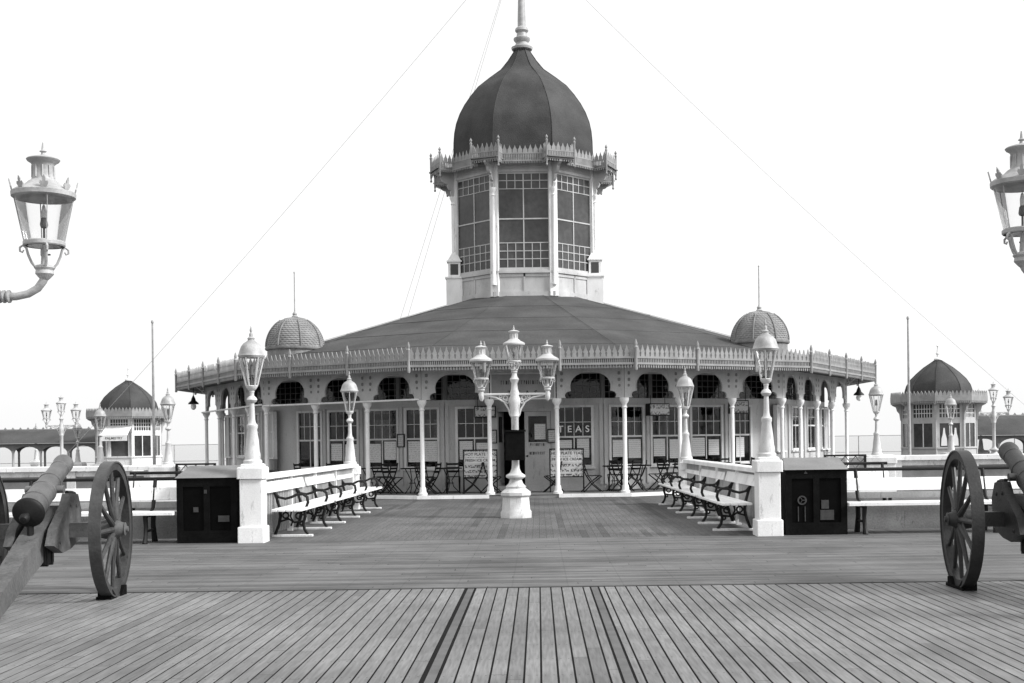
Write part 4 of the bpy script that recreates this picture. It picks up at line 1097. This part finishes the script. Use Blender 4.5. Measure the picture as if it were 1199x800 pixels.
def lattice(label, x0, x1, y):
    t = thing('lattice_railing', label, 'railing', ((x0+x1)/2, y, 0), 0, 'short lattice railings by the pavilion'); h = (x1-x0)/2
    mb = MB(); mb.box(-h,h,-.03,.03,1.0,1.05); mb.box(-h,h,-.03,.03,.62,.66)
    for x in (-h+.03, h-.03): mb.box(x-.03,x+.03,-.035,.035,0,1.0)
    mb.build('rail', M['iron'], t, smooth=False)
    mb = MB(); n = max(2, round(2*h/.3))
    for k in range(n):
        xa, xb = -h+2*h*k/n, -h+2*h*(k+1)/n
        mb.tube([(xa,0,.66),(xb,0,1.0)], .014, 5); mb.tube([(xa,0,1.0),(xb,0,.66)], .014, 5)
    mb.build('lattice', M['lampdark'], t)
lattice('dark lattice railing between left wall end and the pavilion', AX-10.0+.1, AX-8.75, 34.6)
lattice('dark lattice railing between the pavilion and right wall end', AX+8.6, AX+9.8, 34.6)

def kiosk(label, X, Y, left):
    t = thing('kiosk', label, 'kiosk', (X, Y, 0), 0, 'small domed kiosks on the outer deck'); a = 1.42
    def pts(a): return [(a/math.cos(PI/8)*math.sin(R(22.5)+j*PI/4), -a/math.cos(PI/8)*math.cos(R(22.5)+j*PI/4)) for j in range(8)]
    P8 = pts(a); wl = MB(); fr = MB(); gl = MB(); dk = MB()
    for j in range(8):
        m, L = frame(P8[j-1], P8[j]); wl.M = fr.M = gl.M = dk.M = m; h = L/2
        wl.box(-h,h,0,.08,0,1.02); wl.box(-h,-h+.16,0,.08,1.02,2.95); wl.box(h-.16,h,0,.08,1.02,2.95); wl.box(-h+.16,h-.16,0,.08,2.05,2.3); wl.box(-h+.16,h-.16,0,.08,2.85,2.95)
        wl.box(-h-.02,h+.02,-.05,-.001,.98,1.05)
        for k in range(1,7): x = -h+.16+(L-.32)*k/7; fr.box(x-.014,x+.014,.02,.05,2.3,2.85)
        for z in (2.48,2.66): fr.box(-h+.16,h-.16,.022,.048,z-.014,z+.014)
        gl.box(-h+.16,h-.16,.03,.036,2.3,2.85)
        if j == 0 and left: dk.box(-h+.16,h-.16,.06,.07,1.02,2.05)
        else: 
            gl.box(-h+.16,h-.16,.03,.036,1.02,2.05); fr.box(-.02,.02,.02,.05,1.02,2.05)
    wl.build('kiosk_wall', M['white'] if left else M['trim'], t, smooth=False); f = fr.build('window', M['white'], t, smooth=False); gl.build('pane', M['towerglass'], f, smooth=False); dk.build('counter_opening', M['interior'], t, smooth=False)
    # brackets and eave cresting
    br = MB(); cr = MB(); E8 = pts(1.84)
    for j in range(8):
        c = P8[j]; ang = math.atan2(c[1], c[0]); br.M = T(c[0],c[1],0) @ RZ(ang)
        br.prism([(0,2.2),(.06,2.2),(.1,2.5),(.2,2.62),(.24,2.78),(.4,2.86),(.44,2.98),(0,2.98)], -.04, .04)
        br.lathe([(.06,0),(.045,.1),(.04,2.2)], 8)
        m, L = frame(E8[j-1], E8[j]); cr.M = m
        cr.box(-L/2,L/2,-.02,.02,2.98,3.22); n = round(L/.17); w = L/n
        for k in range(n): x = -L/2+(k+.5)*w; cr.prism([(x-w*.45,3.21),(x-w*.4,3.3),(x,3.42),(x+w*.4,3.3),(x+w*.45,3.21)], -.015, .015)
        for k in range(n*2): x = -L/2+(k+.5)*w/2; cr.box(x-.025,x+.025,-.012,.012,2.9,2.98)
    br.build('bracket', M['trim'], t); cr.build('cresting', M['grating'], t)
    mb = MB(); mb.slab(pts(1.82), 3.0, 3.06); mb.build('eave_board', M['trim'], t, smooth=False)
    pr = [(1.24,3.06),(1.29,3.25),(1.29,3.45),(1.22,3.7),(1.06,3.97),(.82,4.23),(.55,4.48),(.3,4.66),(.14,4.78),(.1,4.82)]
    mb = MB(); mb.lathe([(r/math.cos(PI/8), z) for r, z in pr], 8, phase=R(22.5)); d = mb.build('dome', M['dome'], t)
    mb = MB()
    for j in range(8):
        u = R(22.5)+j*PI/4; mb.tube([((r/math.cos(PI/8)+.004)*math.cos(u),(r/math.cos(PI/8)+.004)*math.sin(u),z) for r, z in pr], .012, 5)
    mb.build('dome_rib', M['dome'], d)
    mb = MB(); mb.lathe([(.16,4.80),(.17,4.86),(.05,4.92),(.04,5.0),(.09,5.08),(.04,5.16),(.02,5.35),(.05,5.4),(.005,5.5)], 10); mb.build('finial', M['white'], t)
    m, L = frame(P8[-1], P8[0])
    if left:
        mb = MB(); mb.M = m; h = L/2+.05
        mb._add([(-h,-.02,2.55),(h,-.02,2.55),(h,-.75,2.08),(-h,-.75,2.08),(-h,-.02,2.52),(h,-.02,2.52),(h,-.74,2.05),(-h,-.74,2.05)], [(0,1,2,3),(7,6,5,4),(0,3,7,4),(1,5,6,2),(3,2,6,7),(0,4,5,1)])
        mb.box(-h,h,-.76,-.74,1.80,2.08); aw = mb.build('awning', M['white'], t, smooth=False)
        lettering('awning_lettering', 'PALMISTRY', .17, M['board_grey'], aw, m @ T(0,-.765,1.93), .003)
    else:
        mb = MB(); mb.M = m
        for x in (-.24,.24): mb.prism([(x-.13,1.1),(x+.13,1.1),(x+.11,1.4),(x+.05,1.62),(x+.03,1.85),(x-.03,1.85),(x-.05,1.62),(x-.11,1.4)], .012, .024)
        mb.build('window_display', M['white'], t, smooth=False)
kiosk('white domed kiosk with an awning, left of the pavilion', -20.4, 60.5, True)
kiosk('pale domed kiosk with a dark dome, right of the pavilion', 17.35, 52.5, False)

def shelter(label, x0, x1, y, ez, rz_, hipr, hipl):
    t = thing('shelter', label, 'shelter', ((x0+x1)/2, y, 0), 0, 'long low arcaded shelters'); h = (x1-x0)/2; D = 2.0
    mb = MB(); vs = []; prof = [(-D-.3,ez),(-D*.75,ez+(rz_-ez)*.45),(-D*.35,ez+(rz_-ez)*.85),(0,rz_),(D*.35,ez+(rz_-ez)*.85),(D*.75,ez+(rz_-ez)*.45),(D+.3,ez)]
    n = len(prof)
    for s, hip in ((-1,hipl),(1,hipr)):
        for yy, z in prof: vs.append((s*(h+.3) - (s*hip*(z-ez)/(rz_-ez)), yy, z))
    mb._add(vs, [(i,i+1,n+i+1,n+i) for i in range(n-1)] + [tuple(range(n)), tuple(range(2*n-1,n-1,-1)), (0,n,2*n-1,n-1)])
    mb.build('roof', M['slate'], t, smooth=False)
    mb = MB(); mb.box(-h+hipl, h-hipr, -.04, .04, rz_-.02, rz_+.05)
    for k in range(int(2*h/.4)): x = -h+hipl+k*.4; (mb.prism([(x-.08,rz_+.05),(x,rz_+.15),(x+.08,rz_+.05)], -.02, .02) if x < h-hipr else None)
    mb.build('ridge_cresting', M['grating'], t, smooth=False)
    nb = max(2, round(2*h/1.45)); w = 2*h/nb
    for yy in (-D, D):
        ar = MB()
        for k in range(nb+1): x = -h+w*k; mb = MB(); mb.lathe([(.09,0),(.07,.2),(.06,ez-.45),(.09,ez-.4)], 8, (x,yy)); mb.build('post', M['trim'], t)
        for k in range(nb):
            x = -h+w*(k+.5); r = w/2-.05
            ar.M = T(x, yy, 0)
            arc = [(r*math.cos(PI*u/12), ez-.52+.36*math.sin(PI*u/12)) for u in range(13)]
            ar.prism([(-w/2,ez-.52),(-w/2,ez-.02),(w/2,ez-.02),(w/2,ez-.52)] + arc, -.03, .03)
        ar.build('arcade', M['board_grey'], t, smooth=False)
    mb = MB(); mb.box(-h, h, -.06, .06, 0, .5); mb.build('seat_back', M['white'], t, smooth=False)
shelter('long dark roofed arcaded shelter left of the white kiosk', -32.5, -22.6, 64, 1.75, 2.45, 1.0, 0)
shelter('long dark roofed arcaded shelter at the right edge', 20.6, 30.5, 60, 1.5, 2.45, 0, .2)

def flagpole(label, X, Y, h):
    mb = MB(); mb.M = T(X,Y,0); mb.lathe([(.12,0),(.12,.3),(.07,.4),(.055,2.5),(.035,h),(.06,h+.02),(.05,h+.1),(.005,h+.14)], 10)
    return tag(mb.build('flagpole', M['lampmetal']), label, 'flagpole', 'flagpoles beside the kiosks')
flagpole('slim bare flagpole near the left kiosk', -15.2, 48, 6.4)
flagpole('slim bare flagpole near the right kiosk', 14.7, 48, 6.15)
def sea_rail(label, x0, x1, y, ztop=1.56):
    t = thing('sea_railing', label, 'railing', ((x0+x1)/2, y, 0), 0, 'thin railings along the far deck edge'); h = (x1-x0)/2
    mb = MB()
    for z in (ztop, ztop*.4): mb.tube([(-h,0,z),(h,0,z)], .022, 6)
    mb.build('rail', M['lampmetal'], t)
    for k in range(int(2*h/3)+1):
        mb = MB(); mb.tube([(-h+k*3,0,0),(-h+k*3,0,ztop)], .03, 6); mb.build('rail_post', M['lampmetal'], t)
sea_rail('thin railing along the far deck edge left of the pavilion', -36, -13, 70)
sea_rail('thin railing along the far deck edge right of the pavilion', 12.5, 36, 70)

# ------------------------------------------------------------------ light, sky, camera
w = bpy.data.worlds.new('World'); scene.world = w; w.use_nodes = True
nt = w.node_tree; bg = nt.nodes['Background']
sky = nt.nodes.new('ShaderNodeTexSky'); sky.sky_type = 'NISHITA'; sky.sun_disc = False
SE, SA = R(38), R(108)
sky.sun_elevation = SE; sky.sun_rotation = SA; sky.dust_density = 5; sky.air_density = 1; sky.altitude = 0
bw = nt.nodes.new('ShaderNodeRGBToBW'); nt.links.new(sky.outputs[0], bw.inputs[0])
mx = nt.nodes.new('ShaderNodeMix'); mx.data_type = 'FLOAT'; mx.inputs[0].default_value = .72; mx.inputs[3].default_value = 7.0
nt.links.new(bw.outputs[0], mx.inputs[2]); nt.links.new(mx.outputs[0], bg.inputs['Color']); bg.inputs['Strength'].default_value = .10
sl = bpy.data.lights.new('sun', 'SUN'); sl.energy = 2.2; sl.angle = R(12); sl.color = (1, 1, 1)
so = bpy.data.objects.new('sun', sl); col.objects.link(so)
sd = Vector((math.sin(SA)*math.cos(SE), math.cos(SA)*math.cos(SE), math.sin(SE)))
so.rotation_euler = sd.to_track_quat('Z', 'Y').to_euler()
cd = bpy.data.cameras.new('camera'); cam = bpy.data.objects.new('camera', cd); col.objects.link(cam)
cd.sensor_fit = 'HORIZONTAL'; cd.sensor_width = 36; cd.lens = 36*1420/1199
cd.shift_x = -30.5/1199; cd.shift_y = 114.6/1199; cd.clip_end = 12000; cd.clip_start = .1
cam.matrix_world = T(0,0,1.6) @ RX(PI/2) @ RZ(-math.atan(.0135))
scene.camera = cam
vs_ = scene.view_settings; vs_.view_transform = 'Standard'; vs_.look = 'None'; vs_.exposure = .92; vs_.gamma = 1; vs_.use_curve_mapping = False
scene.cycles.max_bounces = 8; scene.cycles.transparent_max_bounces = 16
